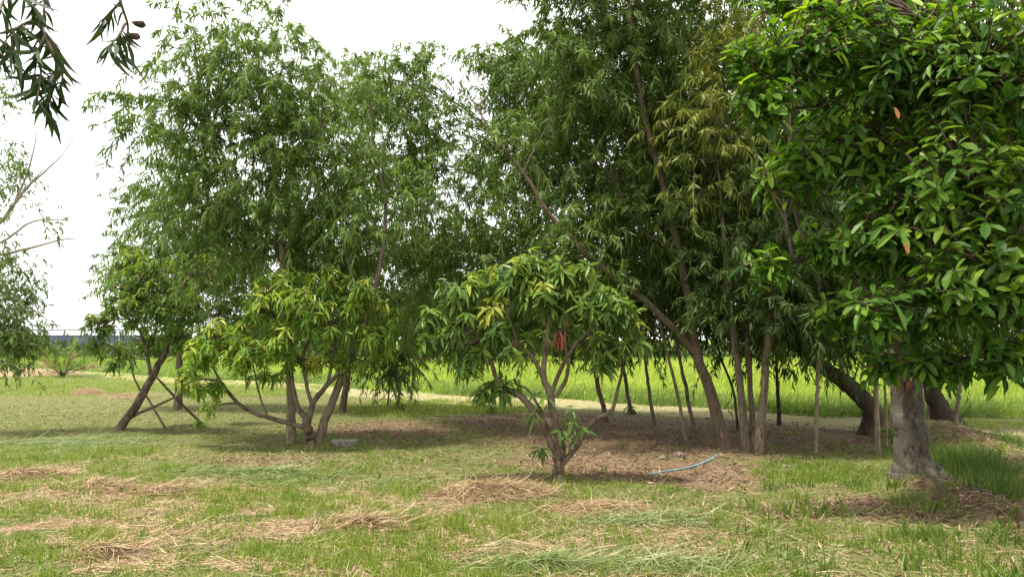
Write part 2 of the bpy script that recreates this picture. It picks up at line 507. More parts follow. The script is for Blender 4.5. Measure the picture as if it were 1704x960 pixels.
M['hose'] = plain_mat('blue_plastic', (.11, .21, .25), (.22, .35, .39), 14, .45, .4, .05)
M['concrete'] = plain_mat('old_concrete', (.10, .09, .075), (.24, .22, .19), 30, .9, .2, .4)
M['lid'] = plain_mat('pale_concrete', (.17, .155, .13), (.30, .275, .24), 30, .9, .2, .4)
M['stone'] = plain_mat('pale_stone', (.16, .12, .09), (.28, .22, .17), 30, .9, .2, .4)
M['far_wall'] = plain_mat('far_blue_wall', (.06, .075, .13), (.085, .10, .165), 2, .8, .2, 0)
M['far_rail'] = plain_mat('far_rail', (.10, .105, .13), (.15, .15, .17), 2, .7, .3, 0)
M['blue_roof'] = plain_mat('blue_roofing', (.03, .14, .42), (.05, .20, .52), 2, .5, .4, 0)
M['shed_wall'] = plain_mat('shed_wall', (.35, .36, .38), (.45, .46, .48), 2, .8, .3, 0)
M['stump_orange'] = plain_mat('raw_wood', (.13, .06, .032), (.24, .12, .06), 20, .8, .2, .4)

# ------------------------------------------------------------------ ground
def axis(a0, a1, step, far, k=1.18):
    mid = np.arange(a0, a1 + 1e-6, step)
    hi, d = [], step
    x = a1
    while x < far:
        d *= k
        x += d
        hi.append(x)
    return mid, np.array(hi)


xm, xh = axis(-16, 16, 0.155, 2500)
ym, yh = axis(2.5, 26, 0.155, 4000)
xs = np.concatenate([-xh[::-1], xm, xh]); ys = np.concatenate([[-400, -60, -12, -3, 0, 1.5], ym, yh])
gx, gy = np.meshgrid(xs, ys)
mk = masks(gx, gy)
b = Buf()
nx, ny = len(xs), len(ys)
i, j = np.meshgrid(np.arange(ny - 1), np.arange(nx - 1), indexing='ij')
q = (i * nx + j).ravel()
b.add(np.stack([gx, gy, gz(gx, gy)], -1), np.vstack([np.stack([q, q + 1, q + nx + 1], 1), np.stack([q, q + nx + 1, q + nx], 1)]))
far_dry = np.exp(-(((gx + 20.5) / 2.4) ** 2 + ((gy - 32.6) / 1.5) ** 2)) * 1.6
heap2 = np.exp(-(((gx - 9.5) / 2.2) ** 2 + ((gy - 9.6) / 1.2) ** 2))
bank = np.exp(-(seg_d(gx, gy, BANK1) / .28) ** 2) + .8 * np.exp(-(seg_d(gx, gy, BANK2) / .3) ** 2)
ground = b.build('ground', M['ground'], attrs=dict(
    green=np.clip(np.maximum(np.maximum(mk['tall'] * .6, mk['lush']), mk['strip']) + .25 * mk['mown'] + .3 * (gy > 26), 0, 1),
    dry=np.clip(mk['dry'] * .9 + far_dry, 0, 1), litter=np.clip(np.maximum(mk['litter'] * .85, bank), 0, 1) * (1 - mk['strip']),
    pale=mk['pale'] * np.clip(1.4 - gy / 60, 0, 1), field=mk['field'] * (1 - np.clip(far_dry, 0, 1))))
tag(ground, 'uneven ground of mown grass, dry thatch and brown leaf litter', kind='structure')

# ------------------------------------------------------------------ trees
FRAME_M = 260


def poly(pts, Y):
    """Pixel polyline at distance Y (an optional third value adds to the distance)."""
    return [at(p[0], p[1], Y + (p[2] if len(p) > 2 else 0)) for p in pts]


def rand_dirs(n):
    return unit(RNG.normal(size=(n, 3)))


def rooted(base_px, base_py):
    g = ground_at(base_px, base_py)
    g[2] = gz(g[0], g[1])
    return g


def trunk_mesh(root, pts, r, mat, sides=9, flare=1.35, name='trunk', n=26, w=.05, sink=True):
    P = spline(pts, n)
    if sink:
        P = np.vstack([P[0] - np.array([0, 0, .12]), P])
    rr = np.interp(np.linspace(0, 1, len(P)), np.linspace(0, 1, len(r)), r)
    if sink:
        rr = rr * (1 + (flare - 1) * np.exp(-np.arange(len(P)) / 1.6))
    amp = np.linspace(0, 1, len(P))[:, None]
    P = P + (RNG.normal(size=P.shape) * np.minimum(rr, .06)[:, None] * .15) * np.minimum(amp * 4, 1)
    b = Buf()
    tube(b, P, rr, sides, w)
    return b.build(name, mat, root), P


def nearest(P, q, frac=1.0, up_to=None):
    d = np.linalg.norm(P - q, axis=1)
    return int(np.argmin(d))


def acacia_sprays(buf, C, out_dir, L, tints, nleaf=(26, 42), leafL=.165, leafW=.034, droop=.55, twigs=None):
    """Drooping sprays of sickle leaves at the points C."""
    for k in range(len(C)):
        n = int(RNG.integers(*nleaf))
        d0 = out_dir[k]
        ln = L[k]
        t = np.sort(RNG.random(n)) ** .8
        g = np.array([0, 0, -1.0])
        P = C[k] + ln * (t[:, None] * d0 + droop * (t ** 2)[:, None] * g)
        tg = unit(d0 + 2 * droop * t[:, None] * g)
        rd = rand_dirs(n)
        rd[:, 2] -= .45
        D = unit(tg * .55 + rd * .75)
        Nn = unit(rand_dirs(n) * .8 + np.array([0, -.25, .75]))
        lf = leafL * RNG.uniform(.65, 1.2, n)
        leaves(buf, SLIM, P, D, Nn, lf, leafW * RNG.uniform(.8, 1.25, n), RNG.uniform(.15, .6, n),
               np.clip(tints[k] + RNG.normal(0, .13, n), 0, 1), RNG.uniform(-.6, .6, n))
        if twigs is not None and k % 14 == 0:
            tt = np.linspace(0, .9, 4)[:, None]
            tube(twigs, C[k] + ln * (tt * d0 + droop * tt ** 2 * g), [.007, .003], 3, cap=False)


def sample_blob(c, r, n):
    u = rand_dirs(n) * (RNG.random((n, 1)) ** .42)
    return c + u * r


def acacia(label, base, trunk_px, r, blobs, dens=1.0, bark='bark', leaf='acacia', Y=None, limbs=(), tint0=.42, leafL=.13, group='acacia trees of the grove',
           name='acacia_tree', cat='tree', droop=.55, sides=9, sprayL=(.4, .8), gap=.26, thick=.74, low=1.5):
    """blobs: (px, py, rx_px, ry_px, dY, depth radius in m)"""
    g = rooted(*base)
    Y = g[1] if Y is None else Y
    root = empty(name, g, label, cat, group)
    pts = [g] + poly(trunk_px, Y)
    tr, P = trunk_mesh(root, pts, [q * thick for q in r], M[bark], sides)
    skel = [P]
    for lp, lr in limbs:
        lo, LP = trunk_mesh(root, poly(lp, Y), [q * .72 for q in lr], M[bark], 7, 1.0, 'branch', 18, .05, sink=False)
        skel.append(LP)
    allP = np.vstack(skel)
    crown = Buf()
    tw = Buf()
    r = [q * thick for q in r]
    for bl in blobs:
        px, py, rx, ry = bl[:4]
        dY = bl[4] if len(bl) > 4 else 0
        c = at(px, py, Y + dY)
        s = (Y + dY) / F_PX
        rad = np.array([rx * s, bl[5] if len(bl) > 5 else min(rx, ry * 1.2) * s, ry * s])
        n = max(3, int(dens * 172.0 * rad[0] * rad[2] * (rad[1] + .5) ** .6 / (leafL / .134)))
        C = sample_blob(c, rad, n)
        keep = C[:, 2] > low + .25 * vnoise(C[:, 0] * 2.5, C[:, 1] * 2.5, 6)
        keep &= vnoise(C[:, 0] * 1.5 + C[:, 1] * .7 + 40, C[:, 2] * 1.5 + C[:, 1] * .6, 23) > gap
        C = C[keep]; n = len(C)
        if n == 0:
            continue
        # the limb that carries this clump
        lb = Buf()
        cand = allP[allP[:, 2] < c[2] - .05] if (allP[:, 2] < c[2] - .05).any() else allP[-1:]
        a = cand[np.argmin(np.linalg.norm((cand - c) * np.array([1, 1, .7]), axis=1))]
        mid = .5 * (a + c) + np.array([0, 0, .12 * np.linalg.norm(c - a)])
        lim = spline([a, mid, c + np.array([0, 0, rad[2] * .3])], 9)
        tube(lb, lim, [min(.017, r[-1] * .8 + .008), .004], 5, .08)
        lb.build('branch', M['twig'], root)
        for k in range(n):
            if RNG.random() < .12:
                q = lim[RNG.integers(2, 9)]
                m_ = .5 * (q + C[k]) + np.array([0, 0, .06]) + RNG.normal(0, .04, 3)
                tube(tw, spline([q, m_, C[k]], 4), [.009, .004], 3, cap=False)
        outd = unit((C - c) / rad * .7 + rand_dirs(n) * .6 + np.array([0, 0, .28]))
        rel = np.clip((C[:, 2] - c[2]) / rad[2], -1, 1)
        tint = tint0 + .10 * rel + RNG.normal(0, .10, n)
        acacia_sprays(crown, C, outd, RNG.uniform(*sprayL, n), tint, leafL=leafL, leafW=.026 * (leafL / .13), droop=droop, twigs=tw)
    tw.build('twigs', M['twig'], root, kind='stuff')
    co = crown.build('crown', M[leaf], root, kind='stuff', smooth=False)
    return root, allP


# --- the tall group at the left
acacia('tall acacia with a straight pale trunk beside the lime-leaved mango tree', (485, 737), [(483, 640), (477, 540), (470, 430), (458, 300), (440, 180), (425, 70)],
       [.125, .10, .08, .05, .02],
       [(430, 60, 90, 50, 0), (350, 120, 95, 65, -.1), (480, 130, 90, 70, -.1), (290, 175, 85, 50, 0), (400, 220, 120, 60, -.2), (510, 240, 80, 70, -.1), (300, 270, 75, 45, 0), (440, 320, 110, 60, -.1),
        (340, 350, 90, 60, .1), (500, 390, 80, 60, .2), (420, 430, 110, 50, .4), (320, 50, 55, 35, .3), (250, 200, 45, 40, .4), (560, 130, 50, 50, .4)], bark='bark_pale', thick=.56, dens=1.15, gap=.30, leaf='acacia_fresh',
       limbs=[([(477, 540), (420, 420), (370, 280), (330, 150)], [.045, .012]), ([(470, 430), (510, 330), (530, 230), (540, 150)], [.04, .01])])
acacia('acacia whose trunk leans right behind the lime-leaved mango tree', (527, 742), [(548, 680), (580, 600), (612, 520), (636, 420), (640, 330), (620, 240)],
       [.11, .095, .075, .045, .018],
       [(590, 270, 50, 50, 0), (650, 320, 50, 40, -.1), (600, 370, 80, 50, 0), (670, 430, 60, 50, .8), (560, 450, 80, 40, 1.), (630, 490, 70, 40, 1.), (610, 170, 34, 44, .5)],
       bark='bark', thick=.58, leaf='acacia_fresh', low=1.5, dens=.95, limbs=[([(612, 520), (580, 440), (560, 330)], [.035, .012])])
acacia('slender acacia standing behind the leaning trunk near the mown strip', (569, 685), [(582, 600), (590, 500), (596, 360), (590, 250)], [.10, .08, .05, .02],
       [(560, 180, 90, 70), (640, 330, 70, 70), (520, 330, 90, 80), (590, 430, 110, 70), (680, 480, 70, 70), (540, 530, 90, 50), (660, 570, 50, 50)], bark='bark_red', leaf='acacia_fresh', low=1.45, dens=.95)
acacia('acacia at the far left of the tall group with a short bare trunk', (296, 681), [(299, 610), (303, 520), (306, 400), (300, 300)], [.12, .10, .07, .025],
       [(290, 420, 80, 60), (350, 470, 100, 60), (265, 350, 60, 50), (400, 530, 100, 50), (240, 460, 60, 50), (320, 300, 70, 50), (420, 400, 90, 60)], bark='bark', leaf='acacia_fresh', low=1.5, dens=1.0)
acacia('acacia sapling with foliage weeping to the grass strip', (645, 676), [(648, 640), (650, 590), (652, 540)], [.03, .022, .012],
       [(652, 560, 34, 36), (655, 605, 30, 32)], dens=2.2, tint0=.2, droop=.9, leafL=.17, low=.6, group=None, name='acacia_sapling')

# --- the grove in the middle and at the right
main_root, mainP = acacia(
    'tallest acacia of the grove with a thick forked trunk leaning left', (1207, 746), [(1185, 660), (1160, 590), (1146, 500), (1128, 410), (1100, 300), (1075, 200), (1058, 110), (1048, 20), (1040, -90)],
    [.125, .11, .095, .085, .07, .06, .045, .02],
    [(930, 60, 90, 70, .6), (1000, 20, 110, 80), (1120, 40, 100, 80, .4), (1040, 130, 120, 80, .7), (950, 170, 100, 70), (1120, 190, 90, 90, .6), (1000, 260, 110, 80, .6), (1110, 320, 90, 80, .8),
     (1030, 370, 100, 60, .5), (1180, 100, 80, 90, .8), (900, 20, 50, 40), (955, 410, 60, 45, -.35, .4), (830, 240, 60, 40, -.3, .4), (800, 170, 60, 40, 0, .4), (1110, 375, 50, 40, -.4, .3), (1030, 460, 44, 30, -.35, .3), (1075, 60, 30, 40, -.3, .3), (1000, -110, 170, 90, .3, 1.4), (1150, -130, 170, 100, .5, 1.6), (1080, -260, 170, 90, .4, 1.6), (920, -60, 70, 50, .3)],
    bark='bark_red', dens=1.0, thick=.68,
    limbs=[([(1160, 590), (1120, 545), (1075, 500), (1000, 445), (950, 395), (910, 350), (880, 300), (850, 262), (815, 215), (785, 165)], [.075, .06, .05, .03, .012]),
           ([(1128, 410), (1095, 400), (1068, 382), (1040, 340)], [.04, .015])])
# the long leaning limb carries its own crown, part of the same tree: a second set of clumps
acacia('slim acacia at the left end of the grove behind the mango tree', (1010, 702), [(995, 640), (985, 590), (960, 480), (920, 380), (880, 300)], [.06, .055, .045, .03, .015],
       [(700, 150, 90, 60, -1.5), (790, 130, 100, 60, -1.5), (860, 160, 80, 60, -1.5), (740, 230, 110, 60, -1.5), (850, 270, 110, 70, -2), (680, 300, 80, 70, -1), (780, 330, 110, 70, -2), (900, 360, 110, 60, -2.2),
        (840, 430, 110, 50, -2), (730, 410, 90, 60, -1), (960, 430, 90, 50, -2), (660, 170, 70, 50, -1), (720, 330, 90, 60, 0), (690, 460, 70, 60, 1), (760, 460, 90, 50, .5), (720, 530, 80, 40, 1.5), (800, 540, 80, 40, 1.5), (835, 105, 60, 40, -1.5), (770, 110, 70, 36, -1.5), (690, 135, 60, 36, -1.5)], leaf='acacia_fresh', low=1.4, dens=1.08, bark='bark_red')
acacia('thin acacia with leafy sprout at its foot behind the mango', (1050, 690), [(1042, 640), (1032, 590), (1010, 480), (1000, 400)], [.055, .05, .03, .015],
       [(1000, 480, 90, 60, -1.2), (1040, 540, 50, 50, -1), (930, 500, 80, 60), (890, 560, 70, 45), (780, 500, 80, 60, 1), (760, 430, 90, 60, 1), (860, 550, 90, 40, 1)], low=1.35, dens=1.0, bark='bark', tint0=.28)
acacia('thin acacia with hanging foliage, third trunk from the mango', (1089, 706), [(1080, 650), (1074, 600), (1060, 500), (1050, 420)], [.045, .04, .028, .012],
       [(1060, 520, 60, 60), (1085, 580, 34, 36), (1100, 470, 70, 50), (1010, 560, 40, 40)], dens=1.1, tint0=.24, bark='bark')
acacia('very thin slanting acacia stem left of the thick forked trunk', (1141, 733), [(1128, 660), (1106, 570), (1085, 480), (1075, 400)], [.035, .032, .025, .012],
       [(1090, 440, 70, 60), (1110, 540, 40, 44), (1060, 380, 80, 50, 1)], dens=1.1, tint0=.26, bark='bark_pale')
acacia('dark slanting acacia stem close beside the thick forked trunk', (1156, 720), [(1142, 650), (1128, 580), (1115, 480), (1110, 400)], [.045, .04, .03, .012],
       [(1130, 470, 60, 70, .5), (1140, 560, 30, 36), (1150, 380, 80, 60, 1), (1000, 330, 110, 70, 1.5), (940, 130, 110, 80, 2), (1040, 210, 120, 90, 2), (900, 260, 110, 80, 2), (1120, 100, 110, 100, 2), (1000, 420, 120, 60, 2), (1130, 270, 100, 90, 2), (1080, 470, 100, 50, 2)], leafL=.165, dens=.9, tint0=.24, bark='bark')
acacia('thin dark acacia stem seen between the forked trunk and the trunk cluster', (1228, 715), [(1220, 650), (1195, 580), (1180, 500), (1170, 400)], [.03, .028, .022, .01],
       [(1190, 470, 60, 60), (1200, 540, 44, 44), (1200, 350, 90, 70, .5), (1230, 250, 90, 80, 1)], gap=.15, dens=1.35, tint0=.2, bark='bark_dark')
acacia('left trunk of the tight cluster of three acacias', (1241, 752), [(1236, 680), (1226, 600), (1214, 500), (1205, 390), (1195, 280)], [.075, .068, .06, .045, .015],
       [(1200, 300, 80, 70, .3), (1160, 240, 80, 70, 1), (1220, 420, 80, 60), (1240, 500, 70, 50), (1185, 560, 34, 44)], dens=1.0, tint0=.3, bark='bark')
acacia('golden-flowering acacia rising from the middle of the three-trunk cluster', (1250, 742), [(1252, 680), (1245, 600), (1240, 450), (1238, 250), (1225, 120)], [.06, .055, .045, .035, .012],
       [(1205, 55, 60, 50, -1), (1200, 130, 60, 50, -1), (1190, 200, 60, 50, -1), (1180, 270, 40, 36, -1), (1250, 30, 60, 60, -.8), (1245, 170, 50, 70, -.8), (1160, 330, 30, 24, -1)], dens=.7, leaf='acacia_gold', tint0=.45, leafL=.12)
acacia('right trunk of the tight cluster, straight and pale with spreading foot', (1262, 756), [(1268, 690), (1274, 620), (1284, 500), (1298, 390), (1310, 285), (1315, 180)], [.085, .075, .065, .055, .045, .015],
       [(1290, 330, 80, 80, .5), (1320, 240, 80, 80, 1), (1270, 440, 70, 60), (1300, 540, 70, 50), (1340, 450, 90, 60, .8), (1260, 590, 40, 30), (1370, 150, 90, 90, 2)], gap=.15, dens=1.35, tint0=.18, bark='bark')
acacia('slim upright acacia far back between the cluster and thin pale pole', (1297, 706), [(1294, 650), (1292, 590), (1290, 480)], [.05, .045, .03, .012],
       [(1290, 560, 60, 44), (1310, 480, 80, 60), (1250, 400, 110, 80, 1), (1330, 590, 40, 30)], gap=.15, dens=1.5, tint0=.14, bark='bark_dark')
acacia('thin straight pole-like acacia standing alone in the leaf litter', (1357, 756), [(1359, 680), (1361, 600), (1362, 500), (1365, 400)], [.035, .033, .03, .02],
       [(1350, 520, 70, 40), (1360, 440, 80, 50), (1390, 560, 50, 40)], gap=.15, dens=1.35, tint0=.16, bark='bark_pale')
acacia('dark acacia with a thick trunk bowed to the left', (1447, 722), [(1452, 690), (1438, 665), (1405, 635), (1370, 612), (1335, 585), (1300, 540)], [.20, .185, .16, .14, .11, .05],
       [(1340, 590, 50, 34), (1300, 560, 70, 50, -.3), (1380, 560, 70, 50), (1420, 500, 80, 60), (1350, 480, 90, 60, .5), (1440, 580, 50, 40), (1270, 510, 70, 60), (1400, 420, 100, 60, .8), (1330, 380, 110, 60, 1)],
       dens=1.6, tint0=.1, bark='bark_dark', droop=.8, gap=.1, thick=.85, low=1.45)
acacia('straight light-brown pole-like acacia in front of the bowed trunk', (1460, 754), [(1459, 690), (1457, 620), (1455, 540), (1450, 430)], [.05, .046, .04, .025],
       [(1450, 480, 80, 60), (1490, 560, 60, 50), (1480, 400, 100, 70, 1)], gap=.15, dens=1.35, tint0=.14, bark='bark_pale')
acacia('thin acacia stem hard against the big broad-leaved trunk', (1475, 742), [(1474, 680), (1472, 620), (1470, 540)], [.028, .026, .022, .012],
       [(1480, 540, 60, 50), (1500, 470, 90, 60, .5)], gap=.15, dens=1.25, tint0=.14, bark='bark_pale')
acacia('short thin acacia stem behind the right side of the big trunk', (1545, 706), [(1547, 660), (1550, 610), (1555, 540)], [.04, .036, .03, .012],
       [(1560, 540, 80, 60), (1580, 460, 110, 80, .5)], gap=.15, dens=1.25, tint0=.16, bark='bark_pale')
acacia('thin acacia stem on the bank at the far right of the grove', (1590, 718), [(1594, 670), (1600, 620), (1606, 550)], [.05, .042, .034, .012],
       [(1610, 560, 80, 50), (1640, 480, 110, 80, .5), (1560, 380, 140, 90, 1), (1680, 380, 110, 110, 1)], gap=.2, dens=1.1, tint0=.16, bark='bark')
acacia('old dark tree with a flaring foot on the bank behind the big trunk', (1572, 706), [(1562, 680), (1552, 650), (1540, 600), (1530, 520)], [.42, .26, .2, .16, .1],
       [(1520, 420, 120, 90), (1440, 320, 140, 90), (1600, 300, 140, 110), (1500, 200, 150, 110), (1640, 170, 140, 110), (1400, 210, 130, 100), (1420, 80, 150, 100), (1570, 60, 160, 110), (1300, 130, 110, 90), (1280, 20, 90, 80, -1), (1220, 380, 110, 80)], dens=.8, tint0=.1, bark='bark_dark')


# --- trees with whorls of long leaves (mango) and with broad leaves: leaves that show largest are parts of their own
def leaf_variants(tag_, tpl, mat, tints, bends=(.12, .3, .5)):
    out = []
    for tt in tints:
        for bd in bends:
            b = Buf()
            leaves(b, tpl, np.zeros((1, 3)), np.array([[0, 1.0, 0]]), np.array([[0, 0, 1.0]]), 1.0, .27 if tpl is BROAD else .36, 0, tt, 0.0)
            V = b.V[0].copy()
            V[:, 2] -= bd * V[:, 1] ** 2
            b.V[0] = V
            out.append((tt, bd, b.mesh('leaf', mat, smooth=False)))
    return out


def place_leaves(crown, P, D, Nn, L, wid, tint, bend, variants, pick):
    """Leaf objects for the indices in pick; one mesh shared by alike leaves."""
    org = world_loc(crown)
    vt = np.array([v[0] for v in variants]); vb = np.array([v[1] for v in variants])
    for k in pick:
        d = D[k] / np.linalg.norm(D[k])
        s = np.cross(d, Nn[k]); s /= np.linalg.norm(s)
        n = np.cross(s, d)
        v = variants[int(np.argmin(np.abs(vt - tint[k]) * 3 + np.abs(vb - bend[k])))]
        o = bpy.data.objects.new('leaf', v[2])
        COL.objects.link(o)
        o.parent = crown
        o.matrix_local = Matrix(((s[0] * L[k] * wid[k], d[0] * L[k], n[0] * L[k], P[k][0] - org[0]), (s[1] * L[k] * wid[k], d[1] * L[k], n[1] * L[k], P[k][1] - org[1]),
                                 (s[2] * L[k] * wid[k], d[2] * L[k], n[2] * L[k], P[k][2] - org[2]), (0, 0, 0, 1)))


def whorls(C, out_dir, nleaf, L, droop, tint, stem=.0):
    """Leaves radiating from the shoot tips C, arching over."""
    PP, DD, NN, LL, TT, BB = [], [], [], [], [], []
    for k in range(len(C)):
        n = int(RNG.integers(*nleaf))
        ax = out_dir[k]
        s = unit(np.cross(ax, [0.3, .2, .93])); u = np.cross(s, ax)
        ph = RNG.random() * 6.28 + np.arange(n) * 2.4 + RNG.normal(0, .25, n)
        el = RNG.uniform(-.25, .55, n)
        D = unit(np.cos(ph)[:, None] * s + np.sin(ph)[:, None] * u + el[:, None] * ax + np.array([0, 0, -droop]))
        PP.append(C[k] - ax * (RNG.random(n) * stem)[:, None]); DD.append(D)
        NN.append(unit(ax + np.array([0, 0, .7]) + RNG.normal(0, .25, (n, 3))))
        LL.append(L * RNG.uniform(.55, 1.2, n)); TT.append(np.clip(tint[k] + RNG.normal(0, .09, n), 0, 1)); BB.append(RNG.uniform(.1, .55, n) if droop > 0 else RNG.uniform(0, .4, n))
    return [np.concatenate(x) for x in (PP, DD, NN, LL, TT, BB)]


def seen_px(P):
    d = P - np.array([0, 0, CAM_H])
    fw = d[:, 1] * CA + d[:, 2] * SA
    upc = -d[:, 1] * SA + d[:, 2] * CA
    return CX + F_PX * d[:, 0] / fw, CY - F_PX * upc / fw, fw


def leafy_tree(name, label, base, trunk, r, limbs, blobs, shoots, leafL, tpl, wid, mat, bark, nleaf, droop, tint0, tint_sd, Y=None, group=None, extra=None, stem=.1, npick=300, front=True, trunk_n=20, sides=9, flare=1.25,
               outline=.45, tintz=.2, slim=.84):
    g = rooted(*base)
    Y = g[1] if Y is None else Y
    root = empty(name, g, label, 'tree', group)
    tr, P = trunk_mesh(root, [g] + poly(trunk, Y), [q * slim for q in r], M[bark], sides, flare, n=trunk_n)
    skel = [P]
    for lp, lr in limbs:
        lo, LP = trunk_mesh(root, poly(lp, Y), [q * slim for q in lr], M[bark], 7, 1.0, 'branch', 16, .06, sink=False)
        skel.append(LP)
    allP = np.vstack(skel)
    cs, ods, tns = [], [], []
    tw = Buf()
    tot = sum(b_[2] * b_[3] * (b_[6] if len(b_) > 6 else 1) for b_ in blobs)
    for bl in blobs:
        px, py, rx, ry = bl[:4]
        dY = bl[4] if len(bl) > 4 else 0
        c = at(px, py, Y + dY); s = (Y + dY) / F_PX
        rad = np.array([rx * s, (bl[5] if len(bl) > 5 else min(rx, ry) * s), ry * s])
        n = max(2, int(round(shoots * rx * ry * (bl[6] if len(bl) > 6 else 1) / tot)))
        u = rand_dirs(n) * RNG.random((n, 1)) ** outline
        C = c + u * rad
        cand = allP[allP[:, 2] < c[2] + .1]
        a = cand[np.argmin(np.linalg.norm(cand - c, axis=1))] if len(cand) else allP[-1]
        lb = Buf()
        lim = spline([a, .5 * (a + c) + RNG.normal(0, .05, 3), c], 7)
        tube(lb, lim, [min(r[-1] * .5, .02), .006], 5, .08)
        lb.build('branch', M[bark], root)
        od = unit(u * .9 + rand_dirs(n) * .35 + np.array([0, -.05, .45]))
        for k in range(n):
            q = lim[RNG.integers(3, 7)]
            m_ = .5 * (q + C[k]) + np.array([0, 0, -.03]) + RNG.normal(0, .02, 3)
            tube(tw, spline([q, m_, C[k] - od[k] * .05, C[k]], 6), [.008, .0045], 4, cap=False)
        cs.append(C); ods.append(od)
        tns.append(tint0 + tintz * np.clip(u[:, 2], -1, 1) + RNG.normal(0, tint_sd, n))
    tw.build('twigs', M['twig'], root, kind='stuff')
    C, od, tn = np.vstack(cs), np.vstack(ods), np.concatenate(tns)
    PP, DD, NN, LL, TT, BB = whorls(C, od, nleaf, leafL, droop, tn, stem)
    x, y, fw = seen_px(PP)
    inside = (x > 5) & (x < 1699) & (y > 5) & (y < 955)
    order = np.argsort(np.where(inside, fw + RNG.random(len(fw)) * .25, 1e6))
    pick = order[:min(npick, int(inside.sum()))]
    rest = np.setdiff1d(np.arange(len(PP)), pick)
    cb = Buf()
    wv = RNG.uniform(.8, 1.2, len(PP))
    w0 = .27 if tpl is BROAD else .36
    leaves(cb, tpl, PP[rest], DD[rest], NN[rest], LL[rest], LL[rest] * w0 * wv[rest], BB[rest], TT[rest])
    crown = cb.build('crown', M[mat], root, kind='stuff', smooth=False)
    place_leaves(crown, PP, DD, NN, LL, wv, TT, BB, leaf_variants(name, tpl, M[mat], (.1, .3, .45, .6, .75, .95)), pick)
    return root, allP, crown


# mango in the middle
mroot, mP, mcrown = leafy_tree(
    'mango_tree', 'low spreading mango tree with four stems and one red withered shoot', (928, 802), [(930, 780), (933, 745), (928, 715)], [.075, .07, .062, .05],
    [([(930, 775), (915, 735), (895, 690), (862, 655), (830, 640), (815, 590), (790, 550)], [.05, .045, .04, .03, .014]),
     ([(932, 750), (926, 710), (915, 660), (905, 620), (910, 570), (915, 510)], [.055, .05, .045, .03, .014]),
     ([(938, 770), (962, 740), (985, 705), (1018, 682), (1030, 640), (1042, 590)], [.04, .036, .034, .022, .012]),
     ([(915, 660), (935, 610), (960, 570), (990, 540), (1010, 500)], [.03, .026, .018, .01]),
     ([(920, 670), (890, 600), (862, 570), (840, 510)], [.035, .028, .02, .01]),
     ([(905, 690), (880, 650), (860, 640)], [.02, .012]), ([(925, 660), (945, 620), (940, 560), (950, 500)], [.03, .024, .018, .01])],
    [(770, 480, 55, 40), (740, 540, 45, 40), (815, 545, 60, 55), (850, 460, 50, 40), (910, 485, 70, 45), (980, 500, 60, 45), (1035, 515, 40, 36), (930, 545, 70, 34, .3, .3, .5),
     (1020, 570, 40, 44, 0, .25, .8), (890, 435, 50, 26, .1), (785, 605, 28, 30, 0, .15, .9), (830, 635, 36, 26, 0, .15, .9), (960, 450, 50, 30), (850, 580, 40, 30, 0, .3, .6), (720, 530, 22, 34), (755, 575, 30, 26),
     (985, 575, 40, 30, .3, .3, .5), (1058, 560, 22, 36), (705, 560, 16, 24), (800, 650, 22, 16, 0, .12, .9), (1005, 605, 30, 22, 0, .2, .8)],
    290, .15, BROAD, .27, 'mango', 'bark_mango', (11, 16), .3, .6, .18, stem=.14)
# sprouts on the stems
for (px, py) in ((880, 690), (950, 690), (962, 710), (935, 720), (900, 745), (775, 605), (905, 655)):
    b = Buf()
    c = at(px, py, mP[0][1] - .1)
    PP, DD, NN, LL, TT, BB = whorls(c[None] + RNG.normal(0, .04, (3, 3)), unit(np.array([[.2, -.3, .6], [-.3, -.2, .5], [.1, -.5, .3]])), (4, 7), .125, .6, np.array([.4, .5, .35]), .08)
    leaves(b, BROAD, PP, DD, NN, LL, LL * .27, BB, TT)
    b.build('sprout', M['mango'], mroot, smooth=False, kind='stuff')
for (px, py, n) in ((931, 550, 20),):
    b = Buf()
    c = at(px, py, mP[0][1] - .6)
    PP, DD, NN, LL, TT, BB = whorls(c[None], np.array([[0., -.2, .3]]), (n, n + 1), .15, 2.0, np.array([.5]), .07)
    leaves(b, BROAD, PP, DD, NN, LL, LL * .27, BB, TT)
    o = b.build('withered_shoot', M['red_leaf'], mroot, smooth=False)
    o['label'] = 'drooping shoot of withered rust-red leaves'

